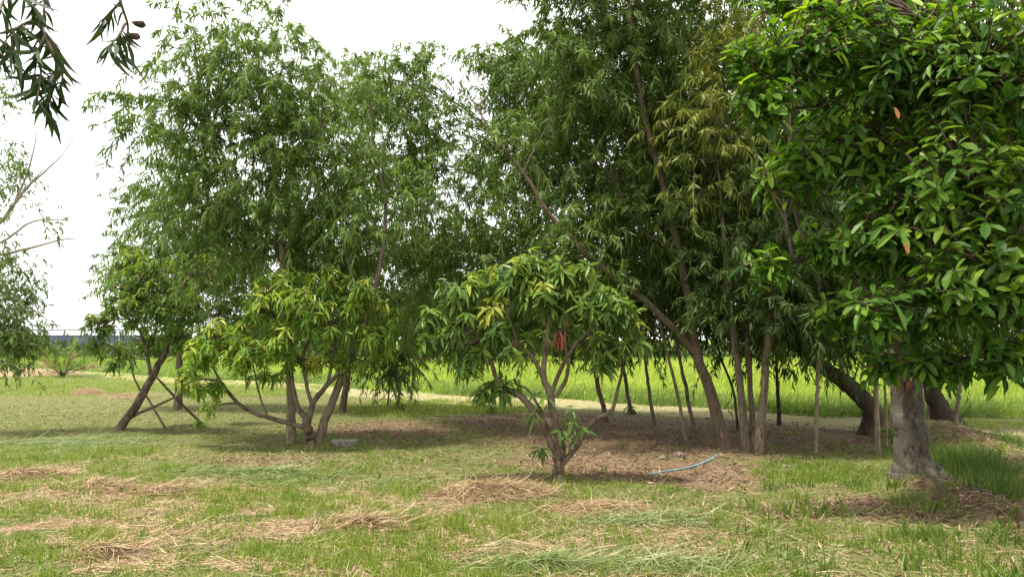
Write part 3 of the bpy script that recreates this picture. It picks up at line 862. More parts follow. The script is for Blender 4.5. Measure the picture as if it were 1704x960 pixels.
# lime-leaved mango at the left
leafy_tree(
    'mango_tree', 'mango tree with lime-yellow shoots and one long low branch', (516, 744), [(515, 725), (509, 700), (512, 690)], [.085, .08, .07, .065],
    [([(510, 712), (485, 705), (455, 697), (425, 688), (395, 670), (370, 640), (350, 600)], [.045, .042, .036, .03, .012]),
     ([(512, 700), (497, 680), (488, 650), (483, 600), (480, 550)], [.05, .045, .035, .012]),
     ([(513, 700), (522, 670), (545, 640), (575, 615), (605, 600), (625, 570)], [.055, .048, .036, .022, .01]),
     ([(520, 675), (510, 640), (505, 590), (530, 540), (560, 500)], [.035, .03, .022, .01]),
     ([(445, 694), (430, 650), (420, 600)], [.02, .01]), ([(545, 640), (555, 590), (565, 530), (580, 490)], [.03, .024, .016, .009])],
    [(470, 475, 55, 36, -.3), (550, 470, 55, 34, -.2), (430, 510, 40, 35, -.4), (370, 560, 55, 40, -.3), (330, 590, 36, 36, -.3), (400, 590, 50, 40, -.4), (470, 560, 60, 40, -.5, .4, .7), (600, 490, 50, 40, -.2), (620, 550, 40, 40, -.2), (550, 540, 60, 40, -.3, .4, .6),
     (350, 640, 40, 28, -.2, .25, .9), (500, 510, 60, 40, -.5), (590, 600, 36, 25, 0, .2, .7), (350, 680, 20, 16, 0, .15, .5), (650, 520, 22, 30), (500, 600, 60, 24, 0, .2, .7), (440, 620, 40, 22, 0, .2, .6), (310, 630, 26, 24, 0, .2, .8), (640, 590, 22, 26), (560, 600, 44, 24, 0, .2, .6)],
    340, .14, BROAD, .27, 'mango_lime', 'bark_mango', (11, 16), .3, .68, .16, stem=.14)

# small leaning tree at the far left
leafy_tree(
    'mango_tree', 'small dark-green tree leaning right, propped by stakes', (197, 716), [(222, 680), (250, 635), (264, 605), (278, 580), (285, 540)], [.085, .08, .072, .06, .03],
    [([(213, 697), (238, 684), (268, 672), (300, 655), (325, 640)], [.032, .028, .022, .012]),
     ([(252, 632), (248, 605), (240, 570), (225, 540), (200, 520)], [.04, .034, .024, .01]),
     ([(236, 655), (222, 625), (215, 600), (190, 580)], [.02, .016, .01]), ([(278, 580), (290, 530), (300, 480)], [.04, .02, .01]), ([(243, 598), (225, 596), (205, 590)], [.016, .008])],
    [(165, 535, 45, 34, -.2), (215, 480, 55, 45, -.4), (230, 510, 60, 45, -.5), (290, 500, 60, 50, -.5), (250, 450, 55, 40, -.4), (310, 560, 45, 35), (200, 590, 45, 30, 0, .3, .6), (160, 575, 26, 20, 0, .2, .6), (250, 560, 60, 40, .2, .4, .8), (330, 450, 60, 50, .6), (225, 430, 40, 30, .4)],
    420, .118, BROAD, .24, 'mango', 'bark_mango', (11, 16), .4, .62, .12, stem=.14)

# big broad-leaved tree at the right
broot, bP, bcrown = leafy_tree(
    'broad_leaved_tree', 'big broad-leaved tree with a mottled grey trunk and glossy crown', (1522, 806), [(1520, 780), (1516, 745), (1512, 700), (1508, 650), (1505, 600), (1508, 520)],
    [.245, .222, .20, .182, .17, .165, .16, .157, .155, .152, .15, .145],
    [([(1507, 600), (1460, 520, -.4), (1400, 450, -1.0), (1330, 432, -1.4), (1280, 430, -1.6)], [.06, .045, .03, .01]), ([(1508, 520), (1470, 380, -.4), (1410, 240, -1.0), (1350, 150, -1.5), (1280, 130, -1.75)], [.10, .07, .04, .025, .01]),
     ([(1508, 520), (1540, 380, -.5), (1580, 240, -1.2), (1600, 100, -1.8)], [.10, .07, .045, .015]), ([(1508, 560), (1580, 520, -.4), (1640, 500, -1.2), (1690, 480, -1.9)], [.06, .045, .025, .01]),
     ([(1507, 590), (1540, 590), (1590, 600, -.8), (1640, 610, -1.3)], [.05, .035, .012])],
    [(1330, 70, 120, 90, -1.7), (1280, 160, 70, 55, -1.8), (1480, 90, 170, 120, -1.6), (1640, 110, 150, 150, -1.9), (1440, 230, 130, 90, -1.4), (1600, 290, 150, 130, -1.9), (1390, 400, 80, 50, -1.5), (1280, 436, 56, 30, -1.6),
     (1480, 380, 120, 90, -1.7), (1640, 440, 120, 120, -2.1), (1400, 510, 70, 40, -1.4), (1510, 510, 110, 70, -1.8), (1570, 590, 90, 44, -1.7), (1670, 580, 70, 60, -2.0), (1470, 590, 50, 34, -1.3),
     (1330, 260, 60, 60, -1.3), (1240, 100, 40, 40, -1.7), (1300, 300, 50, 40, -1.4), (1500, 200, 170, 150, 0, .6, .6), (1620, 400, 160, 150, -.2, .6, .6), (1700, 250, 100, 200, -1), (1450, 0, 250, 60, -1.2), (1760, 480, 80, 150, -1.4)],
    1800, .158, OBOV, .36, 'broad', 'bark_big', (6, 11), -.02, .54, .2, stem=.26, trunk_n=24, sides=22, flare=1.03, outline=.4, tintz=.18, slim=1.0)
b = Buf()
for (px, py) in ((1487, 178), (1503, 402)):
    c = at(px, py, 5.6)
    leaves(b, OBOV, c[None], np.array([[.3, -.2, -1.0]]), np.array([[.2, -1, .2]]), .085, .04, .2, .5)
    o = b.build('dead_leaf', M['dead_orange'], bcrown, smooth=False); b = Buf()
# torn orange patch and roots at the foot
b = Buf()
for k in range(5):
    a0 = at(1490 + 6 * k, 655 - 8 * (k % 3), bP[0][1] - .152)
    tube(b, spline([a0, a0 + [0.01, -.012, .06], a0 + [.015, .0, .14]], 6), [.008, .018, .006], 5, .3)
b.build('torn_bark', M['stump_orange'], broot)
for (pp, r0) in (([(1540, 792), (1580, 815), (1630, 842), (1690, 872)], .10), ([(1530, 800), (1556, 818), (1580, 842)], .07)):
    b = Buf()
    pts = [rooted(*q) + np.array([0, 0, .02 - .022 * k]) for k, q in enumerate(pp)]
    pts[0][2] += .10
    tube(b, spline(pts, 14), [r0, r0 * .6, r0 * .25], 9, .12)
    b.build('root', M['bark_big'], broot)

# reddish trunk at the right edge
g = rooted(1733, 896)
root = empty('edge_tree', g, 'reddish-brown trunk cut off by the right edge of the picture', 'tree')
trunk_mesh(root, [g] + poly([(1732, 850), (1740, 760), (1745, 600), (1760, 300), (1770, 0)], g[1]), [.125, .115, .105, .09, .06], M['bark_red'], 14, 1.2)
trunk_mesh(root, [at(1745, 600, g[1]), np.array([3.9, 5.6, 3.2]), np.array([3.2, 4.9, 4.3]), np.array([2.7, 4.5, 4.8])], [.06, .045, .02], M['bark_red'], 7, 1, 'branch', 12, sink=False)  # unseen limb, added to carry the shading clump of the crown
cb = Buf()
PP, DD, NN, LL, TT, BB = whorls(np.vstack([sample_blob(np.array([3.0, 4.7, 5.0]), np.array([1.5, 1.2, .8]), 110), sample_blob(np.array([5.2, 6.0, 4.6]), np.array([1.1, 1.2, 1.3]), 90)]), rand_dirs(200), (6, 10), .18, .2, np.full(200, .4), .12)  # crown out of view; its near clump is added to shade the right foreground
leaves(cb, OBOV, PP, DD, NN, LL, LL * .36, BB, TT)
cb.build('crown', M['broad'], root, kind='stuff', smooth=False)

# loose tree at the left edge of the picture
g = np.array([-10.1, 12.5, 0.0]); g[2] = gz(g[0], g[1])
root = empty('edge_tree', g, 'loose-leaved tree with bare pale twigs at the left edge', 'tree')
tr, P = trunk_mesh(root, [g] + poly([(-190, 600), (-150, 500), (-60, 420), (0, 370), (40, 318), (75, 285), (110, 250), (132, 205)], 12.5), [.11, .085, .055, .038, .026, .016, .008, .004], M['twig_pale'], 8, n=40)
for lp, lr in (([(-60, 420), (0, 405), (50, 370), (90, 366), (125, 365)], [.03, .02, .012, .005]), ([(-40, 430), (10, 422), (60, 410), (110, 398), (160, 396)], [.03, .022, .014, .004]),
               ([(25, 335), (45, 290), (58, 240), (62, 215)], [.02, .012, .004]), ([(40, 318), (65, 290), (85, 270)], [.014, .004]), ([(-190, 600), (-90, 520), (0, 500), (40, 490)], [.05, .03, .01]),
               ([(-150, 500), (-90, 330), (-30, 210), (0, 150)], [.05, .03, .01])):
    trunk_mesh(root, poly(lp, 12.5), lr, M['twig_pale'], 6, 1, 'branch', 14, .05, sink=False)
cb = Buf(); tw = Buf()
for (px, py, rx, ry, n) in ((14, 480, 46, 50, 130), (20, 548, 48, 45, 170), (12, 592, 36, 20, 40), (5, 420, 30, 30, 35), (20, 300, 46, 40, 40), (5, 260, 30, 30, 25), (0, 140, 26, 36, 26), (70, 345, 40, 22, 6), (100, 375, 30, 14, 4),
                            (-90, 300, 90, 150, 60), (-120, 480, 90, 90, 50)):
    s = 12.5 / F_PX
    C = sample_blob(at(px, py, 12.5), np.array([rx * s, .5, ry * s]), n)
    acacia_sprays(cb, C, unit(rand_dirs(n) + np.array([0, 0, -.1])), RNG.uniform(.3, .55, n), np.full(n, .45), (10, 16), .11, .027, .25, tw)
cb.build('crown', M['left'], root, kind='stuff', smooth=False)
tw.build('twigs', M['twig_pale'], root, kind='stuff')

# branch hanging into the top-left corner, from a tree standing beside the camera
YO = 4.0
g = np.array([-4.6, 3.8, 0.0]); g[2] = gz(g[0], g[1])
root = empty('edge_tree', g, 'dark willowy branch with big sickle leaves hanging into the top-left corner', 'tree')
trunk_mesh(root, [g, g + [.05, 0, 1.2], g + [.2, .1, 2.6], g + [.5, .2, 3.9]], [.16, .14, .12, .07], M['bark'], 12)
e0 = g + np.array([.5, .2, 3.9])
trunk_mesh(root, [e0, e0 + [.5, 0, .25]] + poly([(-40, -220), (60, -120), (160, -60), (200, -20)], YO), [.06, .045, .03, .018, .008], M['twig'], 7, 1, 'branch', 20, .05, sink=False)
PP, DD, NN, LL, TT, BB = [], [], [], [], [], []
shoots = [([(60, -120), (75, -30), (72, 40), (80, 75)], []), ([(72, 30), (40, 40), (20, 55), (8, 70)], []), ([(80, 70), (92, 100), (92, 135), (78, 172)], []), ([(92, 90), (104, 120), (100, 150)], []), ([(60, 80), (68, 120), (62, 165)], []), ([(195, -20), (203, 12), (213, 45), (208, 75), (203, 95)], []),
          ([(200, 5), (180, 25), (165, 38)], []), ([(30, -60), (10, -10), (0, 20)], []), ([(20, 60), (22, 90), (30, 125)], []), ([(60, 40), (80, 60), (100, 85)], []), ([(-20, 30), (-5, 80), (5, 92)], []), ([(76, 60), (62, 90), (58, 120)], []), ([(95, 120), (85, 160), (72, 190)], []), ([(208, 40), (196, 62), (180, 78)], []), ([(20, -40), (50, 5), (62, 30)], [])]
for si, (pl, _) in enumerate(shoots):
    SP = spline(poly([(p_, q_, .12 * math.sin(si * 2.1 + 1.3 * k)) for k, (p_, q_) in enumerate(pl)], YO), 14)
    b = Buf(); tube(b, SP, [.009, .0035], 5)
    b.build('twig', M['twig'], root)
    n = 18 if si not in (5, 6, 7) else 12
    idx = RNG.integers(3, 14, n)
    rd = rand_dirs(n); rd[:, 2] = -abs(rd[:, 2]) * .5 - .75
    PP.append(SP[idx]); DD.append(unit(rd)); NN.append(unit(rand_dirs(n) + np.array([0, -.8, 0]))); LL.append(RNG.uniform(.09, .19, n)); TT.append(RNG.random(n)); BB.append(RNG.uniform(-.1, .2, n))
PP, DD, NN, LL, TT, BB = [np.concatenate(a_) for a_ in (PP, DD, NN, LL, TT, BB)]
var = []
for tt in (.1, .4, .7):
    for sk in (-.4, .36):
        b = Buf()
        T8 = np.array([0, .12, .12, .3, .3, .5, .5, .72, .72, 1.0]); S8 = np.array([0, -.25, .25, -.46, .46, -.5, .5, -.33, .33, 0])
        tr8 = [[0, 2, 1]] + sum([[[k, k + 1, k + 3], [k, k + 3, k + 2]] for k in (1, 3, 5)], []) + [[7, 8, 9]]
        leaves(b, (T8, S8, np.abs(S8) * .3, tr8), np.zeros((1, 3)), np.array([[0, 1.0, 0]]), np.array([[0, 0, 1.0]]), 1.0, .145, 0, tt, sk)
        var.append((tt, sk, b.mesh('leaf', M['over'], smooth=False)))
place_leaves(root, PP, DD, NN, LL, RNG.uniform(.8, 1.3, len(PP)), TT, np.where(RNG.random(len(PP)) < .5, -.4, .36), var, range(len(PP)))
b = Buf()
for (px, py) in ((228, 40), (219, 60)):
    c = at(px, py, YO); tube(b, spline([c + [-.03, 0, .01], c, c + [.03, 0, -.005], c + [.045, 0, -.012]], 8), [.003, .018, .02, .004], 7)
b.build('seed_pod', M['bark_dark'], root)

# ------------------------------------------------------------------ beyond the field
for k, (px, top, wpx, Yf, lab) in enumerate((
        (560, 500, 60, 50, 'dark far tree beyond the field, left of the woodland gap'), (640, 470, 70, 52, 'tall dark far tree behind the weeping sapling'),
        (705, 500, 50, 49, 'far tree with two pale stems at the field edge, behind gap between mangos'), (760, 480, 60, 51, 'bushy dark far tree beyond the field left of the middle mango'),
        (815, 500, 50, 50, 'low dark far tree seen through the middle mango crown'), (880, 490, 70, 53, 'wide dark far tree behind the middle mango stems'), (960, 520, 60, 54, 'small far tree right of the middle mango stems'),
        (480, 530, 70, 56, 'pale green far shrub tree behind the lime mango'), (400, 535, 60, 58, 'far shrub behind the low branch of the lime mango'))):
    c0 = at(px, 590, Yf); g = np.array([c0[0], Yf, 0.0]); g[2] = gz(g[0], g[1])
    root = empty('far_tree', g, lab, 'tree', 'trees beyond the field')
    s = Yf / F_PX; h = at(px, top, Yf)[2] - g[2]
    for q in range(2):
        trunk_mesh(root, [g + [q * .5 - .2, 0, 0], g + [q * .7 - .3, 0, h * .4], g + [q * .3, .1, h * .8]], [.13, .1, .05], M['bark_pale' if k == 2 else 'bark'], 6, n=8)
    cb = Buf()
    n = 3400
    u = rand_dirs(n) * RNG.random((n, 1)) ** .4
    lob = RNG.integers(0, 7, n); lc = rand_dirs(7) * .55
    P = g + np.array([0, 0, h * .58]) + (u * .6 + lc[lob]) * np.array([wpx * s, wpx * s * .8, h * .46])
    P[:, 2] = np.maximum(P[:, 2], g[2] + .25)
    leaves(cb, SICKLE, P, rand_dirs(n) + [0, 0, -.3], rand_dirs(n) + [0, -.3, .6], RNG.uniform(.3, .5, n), .13, .2, np.clip(RNG.normal(.35, .2, n), 0, 1))
    cb.build('crown', M['far'], root, kind='stuff', smooth=False)

# thickets along the far edge of the field: a mass nobody could count
cb = Buf()
n = 15000
X = RNG.uniform(-75, 75, n); Yb = RNG.uniform(60, 75, n)
hh = 1.0 + 2.2 * fbm(X * .12, X * 0 + 3, 8) - .6 * (X > 5) - .9 * (X < -26)
Z = RNG.random(n) ** 1.2 * np.maximum(hh, .5)
leaves(cb, SICKLE, np.stack([X, Yb, Z], 1), rand_dirs(n) + [0, 0, .1], rand_dirs(n) + [0, -.3, .5], RNG.uniform(.4, .8, n), .3, .1, np.clip(RNG.normal(.6, .2, n), 0, 1))
o = cb.build('far_thicket', M['far'], kind='stuff', smooth=False)
tag(o, 'low green thicket along the far edge of the field')

# long dark-blue wall with a railing, far off at the left
g = at(95, 560, 120); g[2] = -.1
root = empty('far_wall', g, 'long dark-blue wall with a railing on top on the far horizon', 'wall')


def box(b, c, s, rz=0.0):
    x, y, z = np.array(s) / 2
    V = np.array([[a, e, f] for a in (-x, x) for e in (-y, y) for f in (-z, z)])
    ca, sa = math.cos(rz), math.sin(rz)
    V = np.stack([V[:, 0] * ca - V[:, 1] * sa, V[:, 0] * sa + V[:, 1] * ca, V[:, 2]], 1) + np.asarray(c)
    b.add(V, [[0, 1, 3], [0, 3, 2], [4, 6, 7], [4, 7, 5], [0, 4, 5], [0, 5, 1], [2, 3, 7], [2, 7, 6], [0, 2, 6], [0, 6, 4], [1, 5, 7], [1, 7, 3]])


for k in range(6):
    b = Buf(); box(b, g + [(-40 + k * 11.0), 0, 1.15], (10.8, .3, 2.3)); b.build('panel', M['far_wall'], root, smooth=False)
b = Buf(); box(b, g + [-12, .2, 3.05], (66, .16, .16)); b.build('rail', M['far_rail'], root, smooth=False)
for k in range(23):
    b = Buf(); box(b, g + [-44 + 3.0 * k, .2, 2.6], (.16, .14, .9)); b.build('rail_post', M['far_rail'], root, smooth=False)

# blue-roofed shed glimpsed through the grove
g = at(1250, 590, 95); g[2] = 0
root = empty('far_shed', g, 'far shed with a bright blue roof glimpsed between the grove trunks', 'shed')
b = Buf(); box(b, g + [0, 0, .9], (7, 4, 1.9)); b.build('wall', M['shed_wall'], root, smooth=False)
b = Buf()
V = np.array([[-3.8, -2.4, 1.85], [3.8, -2.4, 1.85], [3.8, 2.4, 1.85], [-3.8, 2.4, 1.85], [-3.8, 0, 2.9], [3.8, 0, 2.9]]) + g
b.add(V, [[0, 1, 5], [0, 5, 4], [2, 3, 4], [2, 4, 5], [0, 4, 3], [1, 2, 5], [0, 3, 2], [0, 2, 1]]); b.build('roof', M['blue_roof'], root, smooth=False)

# young palm with rusty old fronds beyond the strip of grass
g = at(105, 612, 31.5); g[2] = gz(g[0], g[1])
root = empty('young_palm', g, 'bushy young palm with rust-brown old fronds by the earth heap', 'palm')
for k in range(26):
    az = k * 2.4; el = RNG.uniform(.5, 1.35); ln = RNG.uniform(1.2, 2.1)
    d = np.array([math.cos(az) * math.cos(el), math.sin(az) * math.cos(el), math.sin(el)])
    tt = np.linspace(0, 1, 16)
    SP = g + ln * (tt[:, None] * d + .28 * (tt ** 2)[:, None] * np.array([0, 0, -1]) )
    b = Buf(); tube(b, SP[::3], [.018, .005], 3)
    n = 34
    q = SP[RNG.integers(4, 16, n)]
    leaves(b, SPIKE, q, unit(d + rand_dirs(n) * .7), rand_dirs(n), .4, .03, .2, RNG.random(n))
    b.build('frond', M['straw' if k % 3 == 0 and el < 1.15 else 'rice_edge'], root, smooth=False)

# ------------------------------------------------------------------ objects on the ground
def stake(label, p0, p1, r):
    b = Buf(); tube(b, spline([p0, .5 * (p0 + p1) + RNG.normal(0, .02, 3), p1], 10), [r, r * .8], 7, .1)
    o = b.build('wooden_stake', M['stake'])
    return tag(o, label, 'stake', 'stakes propping the leaning tree')


yl = ground_at(197, 716)[1]
stake('longer prop stake slanting right from the fork of the small leaning tree', rooted(338, 703) - [0, 0, .05], at(257, 624, yl - .06), .022)
stake('shorter prop stake under the middle of the small leaning trunk', rooted(281, 716) - [0, 0, .05], at(240, 652, yl - .05), .02)

# blue hose
pts = [rooted(*q) + [0, 0, .012] for q in ((1078, 789), (1105, 784), (1135, 778), (1160, 772), (1180, 765), (1194, 757))]
b = Buf(); tube(b, spline(pts, 40), .0125, 10)
tag(b.build('garden_hose', M['hose']), 'faded blue hose length curving over the brown leaf litter', 'hose')

# concrete block by the leaning trunk
g = rooted(573, 741)
root = empty('concrete_block', g, 'low grey concrete block with a paler lid beside the leaning trunk', 'block')
b = Buf(); box(b, g + [0, 0, .01], (.30, .2, .09), .08); b.build('body', M['concrete'], root, smooth=False)
b = Buf(); box(b, g + [0.01, 0, .066], (.36, .22, .018), .1); b.build('lid', M['lid'], root, smooth=False)

# pale broken stones in the litter
for (px, py, s, lab) in ((1130, 757, .07, 'pale stone lying in the litter above the hose'), (1103, 762, .05, 'small pale stone left of the larger one above the hose')):
    g = rooted(px, py)
    b = Buf(); P = spline([g + [-s, 0, .0], g + [-s * .4, .01, .02], g + [s * .5, 0, .02], g + [s, 0, 0]], 8)
    tube(b, P, [s * .2, s * .55, s * .6, s * .2], 7, .25)
    tag(b.build('stone', M['stone'], smooth=False), lab, 'stone', 'stones in the litter')


def hay(label, px, py, rx, h, n, mat='straw', name='hay_pile', cat='hay pile', group='dry hay piles on the grass', depth=.55, slen=(.12, .35)):
    g = rooted(px, py)
    root = empty(name, g, label, cat, group)
    a = rx / F_PX * g[1]
    # mound
    uu, vv = np.meshgrid(np.linspace(0, 2 * np.pi, 28, endpoint=False), np.linspace(0, 1, 8))
    lum = 1 + .5 * (fbm(np.cos(uu) * 2 + px, np.sin(uu) * 2 + py, 2) - .5)
    X, Y_ = g[0] + a * vv * np.cos(uu) * lum, g[1] + a * depth * vv * np.sin(uu) * lum
    prof = (1 - vv ** 2) * (0.55 + .9 * fbm(X * 5, Y_ * 5, int(px)))
    Z = gz(X, Y_) + h * .75 * prof - .02 * vv
    b = Buf()
    i, j = np.meshgrid(np.arange(7), np.arange(28), indexing='ij')
    p0 = (i * 28 + j).ravel(); p1 = (i * 28 + (j + 1) % 28).ravel()
    b.add(np.stack([X, Y_, Z], -1), np.vstack([np.stack([p0, p0 + 28, p1 + 28], 1), np.stack([p0, p1 + 28, p1], 1)]), .25)
    b.build('mound', M[mat], root)
    th, rr = RNG.random(n) * 6.283, RNG.random(n) ** .6 * 1.45
    X, Y_ = g[0] + a * rr * np.cos(th), g[1] + a * depth * rr * np.sin(th)
    Z = gz(X, Y_) + h * np.maximum(1 - rr ** 2, 0) * (0.45 + 1.1 * fbm(X * 5, Y_ * 5, int(px))) * RNG.uniform(.6, 1.05, n) + .012
    ph = RNG.normal(0, 1.1, n)
    D = np.stack([np.cos(ph), np.sin(ph), RNG.normal(0.02, .28, n)], 1)
    b = Buf()
    leaves(b, STRAW, np.stack([X, Y_, Z], 1), D, rand_dirs(n) * .7 + [0, 0, 1], RNG.uniform(*slen, n), RNG.uniform(.003, .0065, n), RNG.uniform(0, .5, n), np.clip(RNG.normal(.5, .25, n), 0, 1), RNG.uniform(-.5, .5, n))
    b.build('straw', M[mat], root, kind='stuff', smooth=False)


hay('largest heap of pinkish dry hay in front of the middle mango', 808, 822, 78, .11, 2400)
hay('flat round heap of dry hay low in the middle of the foreground', 605, 872, 62, .07, 1500)
hay('ragged dry hay heap at the left edge of the grass', 35, 795, 46, .08, 1000)
hay('straggly dry hay heap among green tufts at the left', 165, 815, 62, .05, 900)
hay('small dry hay heap next to the straggly one at the left', 268, 820, 36, .06, 700)
hay('thin dry hay heap right of the largest one', 985, 846, 64, .05, 900)
hay('dry hay heap on the mown lawn behind the leaning tree, left one', 145, 655, 34, .17, 700)
hay('dry hay heap on the mown lawn beside the leaning trunk, right one', 215, 662, 36, .12, 700)
hay('dark tangle of old hay in the bottom-left foreground', 165, 920, 44, .05, 600)
for (lab, px, py, rx, h, n) in (('dark green swath of cut grass left of the middle', 430, 788, 110, .06, 1500), ('dark green swath of cut grass at the left edge', 110, 735, 110, .05, 1000),
                                ('fresh cut-grass swath at the bottom edge, right of the middle', 1110, 945, 170, .04, 1300), ('pale cut-grass clump at the bottom edge in the middle', 905, 945, 70, .06, 900),
                                ('cut grass strewn below the thin hay heap', 1060, 866, 90, .03, 900)):
    hay(lab, px, py, rx, h, n, 'cutgrass', 'cut_grass_heap', 'cut grass', 'swaths of cut green grass', .3, (.15, .38))

# ------------------------------------------------------------------ grass, straw, litter, field
def scatter(n, y0, y1, wide=1.25, power=1.0):
    """Points over the ground in view, thinning with distance."""
    u = RNG.random(n)
    Y = y0 * (y1 / y0) ** (u ** power)
    X = RNG.uniform(-1, 1, n) * (Y * .66 * wide + .4)
    return X, Y


def put(x, y, dz=0.0):
    return np.stack([x, y, gz(x, y) + dz], 1)


# short mown grass everywhere this side of the field
X, Y = scatter(290000, 4.2, 27)
mk = masks(X, Y)
pr = .55 + .45 * (mk['mown'] > .3) - .45 * mk['litter'] - .3 * mk['dry'] + .35 * (fbm(X * 1.4, Y * 1.4, 77) - .5) * 2 - .25 * (X / Y > .2) * (Y < 9)
k = (RNG.random(len(X)) < pr) & (mk['fd'] < .1)
X, Y = X[k], Y[k]; mk = {q: v[k] for q, v in mk.items()}
n = len(X)
az = RNG.random(n) * 6.283; el = RNG.uniform(.15, 1.2, n)
D = np.stack([np.cos(az) * np.cos(el), np.sin(az) * np.cos(el), np.sin(el)], 1)
b = Buf()
tint = np.clip(.34 + .45 * mk['pale'] + .2 * mk['dry'] + .5 * (fbm(X * .8, Y * .8, 5) - .5) + RNG.normal(0, .2, n) - .15 * mk['strip'], 0, 1)
leaves(b, SPIKE, put(X, Y, -.004), D, rand_dirs(n), RNG.uniform(.025, .075, n), RNG.uniform(.004, .008, n) * (1 + Y / 25), .2, tint)
o = b.build('mown_grass', M['lawn'], kind='stuff', smooth=False); tag(o, 'short mown olive-green grass covering the open ground')

# taller tufts
def tufts(name, lab, mat, n, y0, y1, prob, hgt, nb=(8, 15), wid=.006, spread=.05, tint0=.5, power=1.0, seedy=0.0):
    X, Y = scatter(n, y0, y1, power=power)
    mk = masks(X, Y)
    k = RNG.random(n) < prob(X, Y, mk)
    X, Y = X[k], Y[k]
    cnt = RNG.integers(nb[0], nb[1], len(X))
    ti = np.repeat(np.arange(len(X)), cnt)
    N_ = len(ti)
    x = X[ti] + RNG.normal(0, spread, N_); y = Y[ti] + RNG.normal(0, spread, N_)
    az = RNG.random(N_) * 6.283; el = np.clip(RNG.normal(1.2, .25, N_), .3, 1.5)
    D = np.stack([np.cos(az) * np.cos(el), np.sin(az) * np.cos(el), np.sin(el)], 1)
    hs = hgt * RNG.uniform(.55, 1.25, len(X))[ti] * RNG.uniform(.6, 1.1, N_)
    b = Buf()
    tn = np.clip(tint0 + RNG.normal(0, .12, len(X))[ti] + RNG.normal(0, .14, N_), 0, 1)
    leaves(b, BLADE, put(x, y, -.005), D, rand_dirs(N_) * .6 + np.array([0, -1, .2]), hs, wid * RNG.uniform(.7, 1.4, N_), RNG.uniform(.05, .5, N_), tn, RNG.uniform(-.15, .15, N_))
    o = b.build(name, M[mat], kind='stuff', smooth=False)
    return tag(o, lab)


tufts('tufted_grass', 'bright green upright tufts of grass in the foreground', 'grass', 30000, 4.2, 11,
      lambda x, y, m: np.clip(m['tall'] * .5 * sstep(.42, .66, fbm(x * 3.1, y * 3.1, 41)) + .10 * m['tall'] + .30 * sstep(.5, .72, fbm(x * 3.7, y * 3.7, 55)) * (1 - .6 * sstep(8.5, 10, y)) + .035 - .5 * m['litter'] - .13 * m['dry'] - .5 * m['cut'], 0, 1), .125, tint0=.56)
tufts('lush_grass', 'dark lush grass between the banks right of the big trunk', 'lush', 26000, 5.5, 14,
      lambda x, y, m: np.clip(m['lush'] * .95 - 1.5 * np.exp(-(seg_d(x, y, BANK1) / .2) ** 2) - 1.2 * np.exp(-(seg_d(x, y, BANK2) / .3) ** 2), 0, 1), .26, (9, 16), .008, .06, .45)
tufts('grass_strip', 'bright strip of uncut grass in front of the field', 'grass', 16000, 12, 34,
      lambda x, y, m: np.clip(m['strip'] * 1.2 * (m['fd'] < -.6), 0, 1), .12, (8, 14), .012, .10, .75)
tufts('coarse_weeds', 'coarse knee-high weeds at the lower right corner', 'lush', 5200, 4.2, 8.2,
      lambda x, y, m: np.clip(.75 * sstep(.26, .46, x / y) * sstep(.4, .62, fbm(x * 2.2, y * 2.2, 19)) + .7 * np.exp(-((np.hypot(x - bP[0][0], y - bP[0][1]) - .38) / .16) ** 2) - 1.2 * np.exp(-(seg_d(x, y, BANK1) / .2) ** 2), 0, 1), .2, (6, 11), .011, .05, .62)
tufts('meadow_weeds', 'sparse green weeds sprouting through litter and hay', 'grass', 9000, 4.2, 14,
      lambda x, y, m: np.clip(.22 * (fbm(x * 1.1, y * 1.1, 91) > .5) + .2 * (m['fd'] > -8) * (x > 3) * (y > 9) * .4 + .25 * (x > 0.3) * (y < 7.5) * (fbm(x * 2, y * 2, 29) > .5), 0, 1), .11, (5, 9), .007, .04, .4)

# scattered straw
X, Y = scatter(125000, 4.2, 22)
mk = masks(X, Y)
k = (RNG.random(len(X)) < .09 + .75 * mk['dry'] + .16 * mk['pale'] + .10 * mk['mown'] - .1 * mk['strip'] + .25 * (fbm(X * 1.3, Y * 1.3, 66) > .58)) & (mk['fd'] < 0)
X, Y = X[k], Y[k]; n = len(X)
ph = RNG.random(n) * 6.283
b = Buf()
leaves(b, STRAW, put(X, Y, .012), np.stack([np.cos(ph), np.sin(ph), RNG.normal(.05, .16, n)], 1), rand_dirs(n) * .5 + [0, 0, 1], RNG.uniform(.06, .24, n), RNG.uniform(.003, .007, n), RNG.uniform(0, .3, n),
       np.clip(RNG.normal(.55, .25, n), 0, 1), RNG.uniform(-.4, .4, n))
o = b.build('strewn_straw', M['straw'], kind='stuff', smooth=False); tag(o, 'dry straw strewn over the mown ground')

# cut green strands lying flat
X, Y = scatter(60000, 4.2, 20)
mk = masks(X, Y)
k = (RNG.random(len(X)) < .55 * mk['cut'] + .13 * mk['mown'] + .03) & (mk['fd'] < 0)
X, Y = X[k], Y[k]; n = len(X)
ph = RNG.normal(.2, .8, n)
b = Buf()
leaves(b, STRAW, put(X, Y, .015), np.stack([np.cos(ph), np.sin(ph), RNG.normal(.06, .14, n)], 1), rand_dirs(n) * .5 + [0, 0, 1], RNG.uniform(.1, .38, n), RNG.uniform(.004, .009, n), RNG.uniform(.05, .3, n),
       np.clip(RNG.normal(.5, .25, n), 0, 1), RNG.uniform(-.4, .4, n))
o = b.build('grass_clippings', M['cutgrass'], kind='stuff', smooth=False); tag(o, 'limp green grass clippings lying flat')

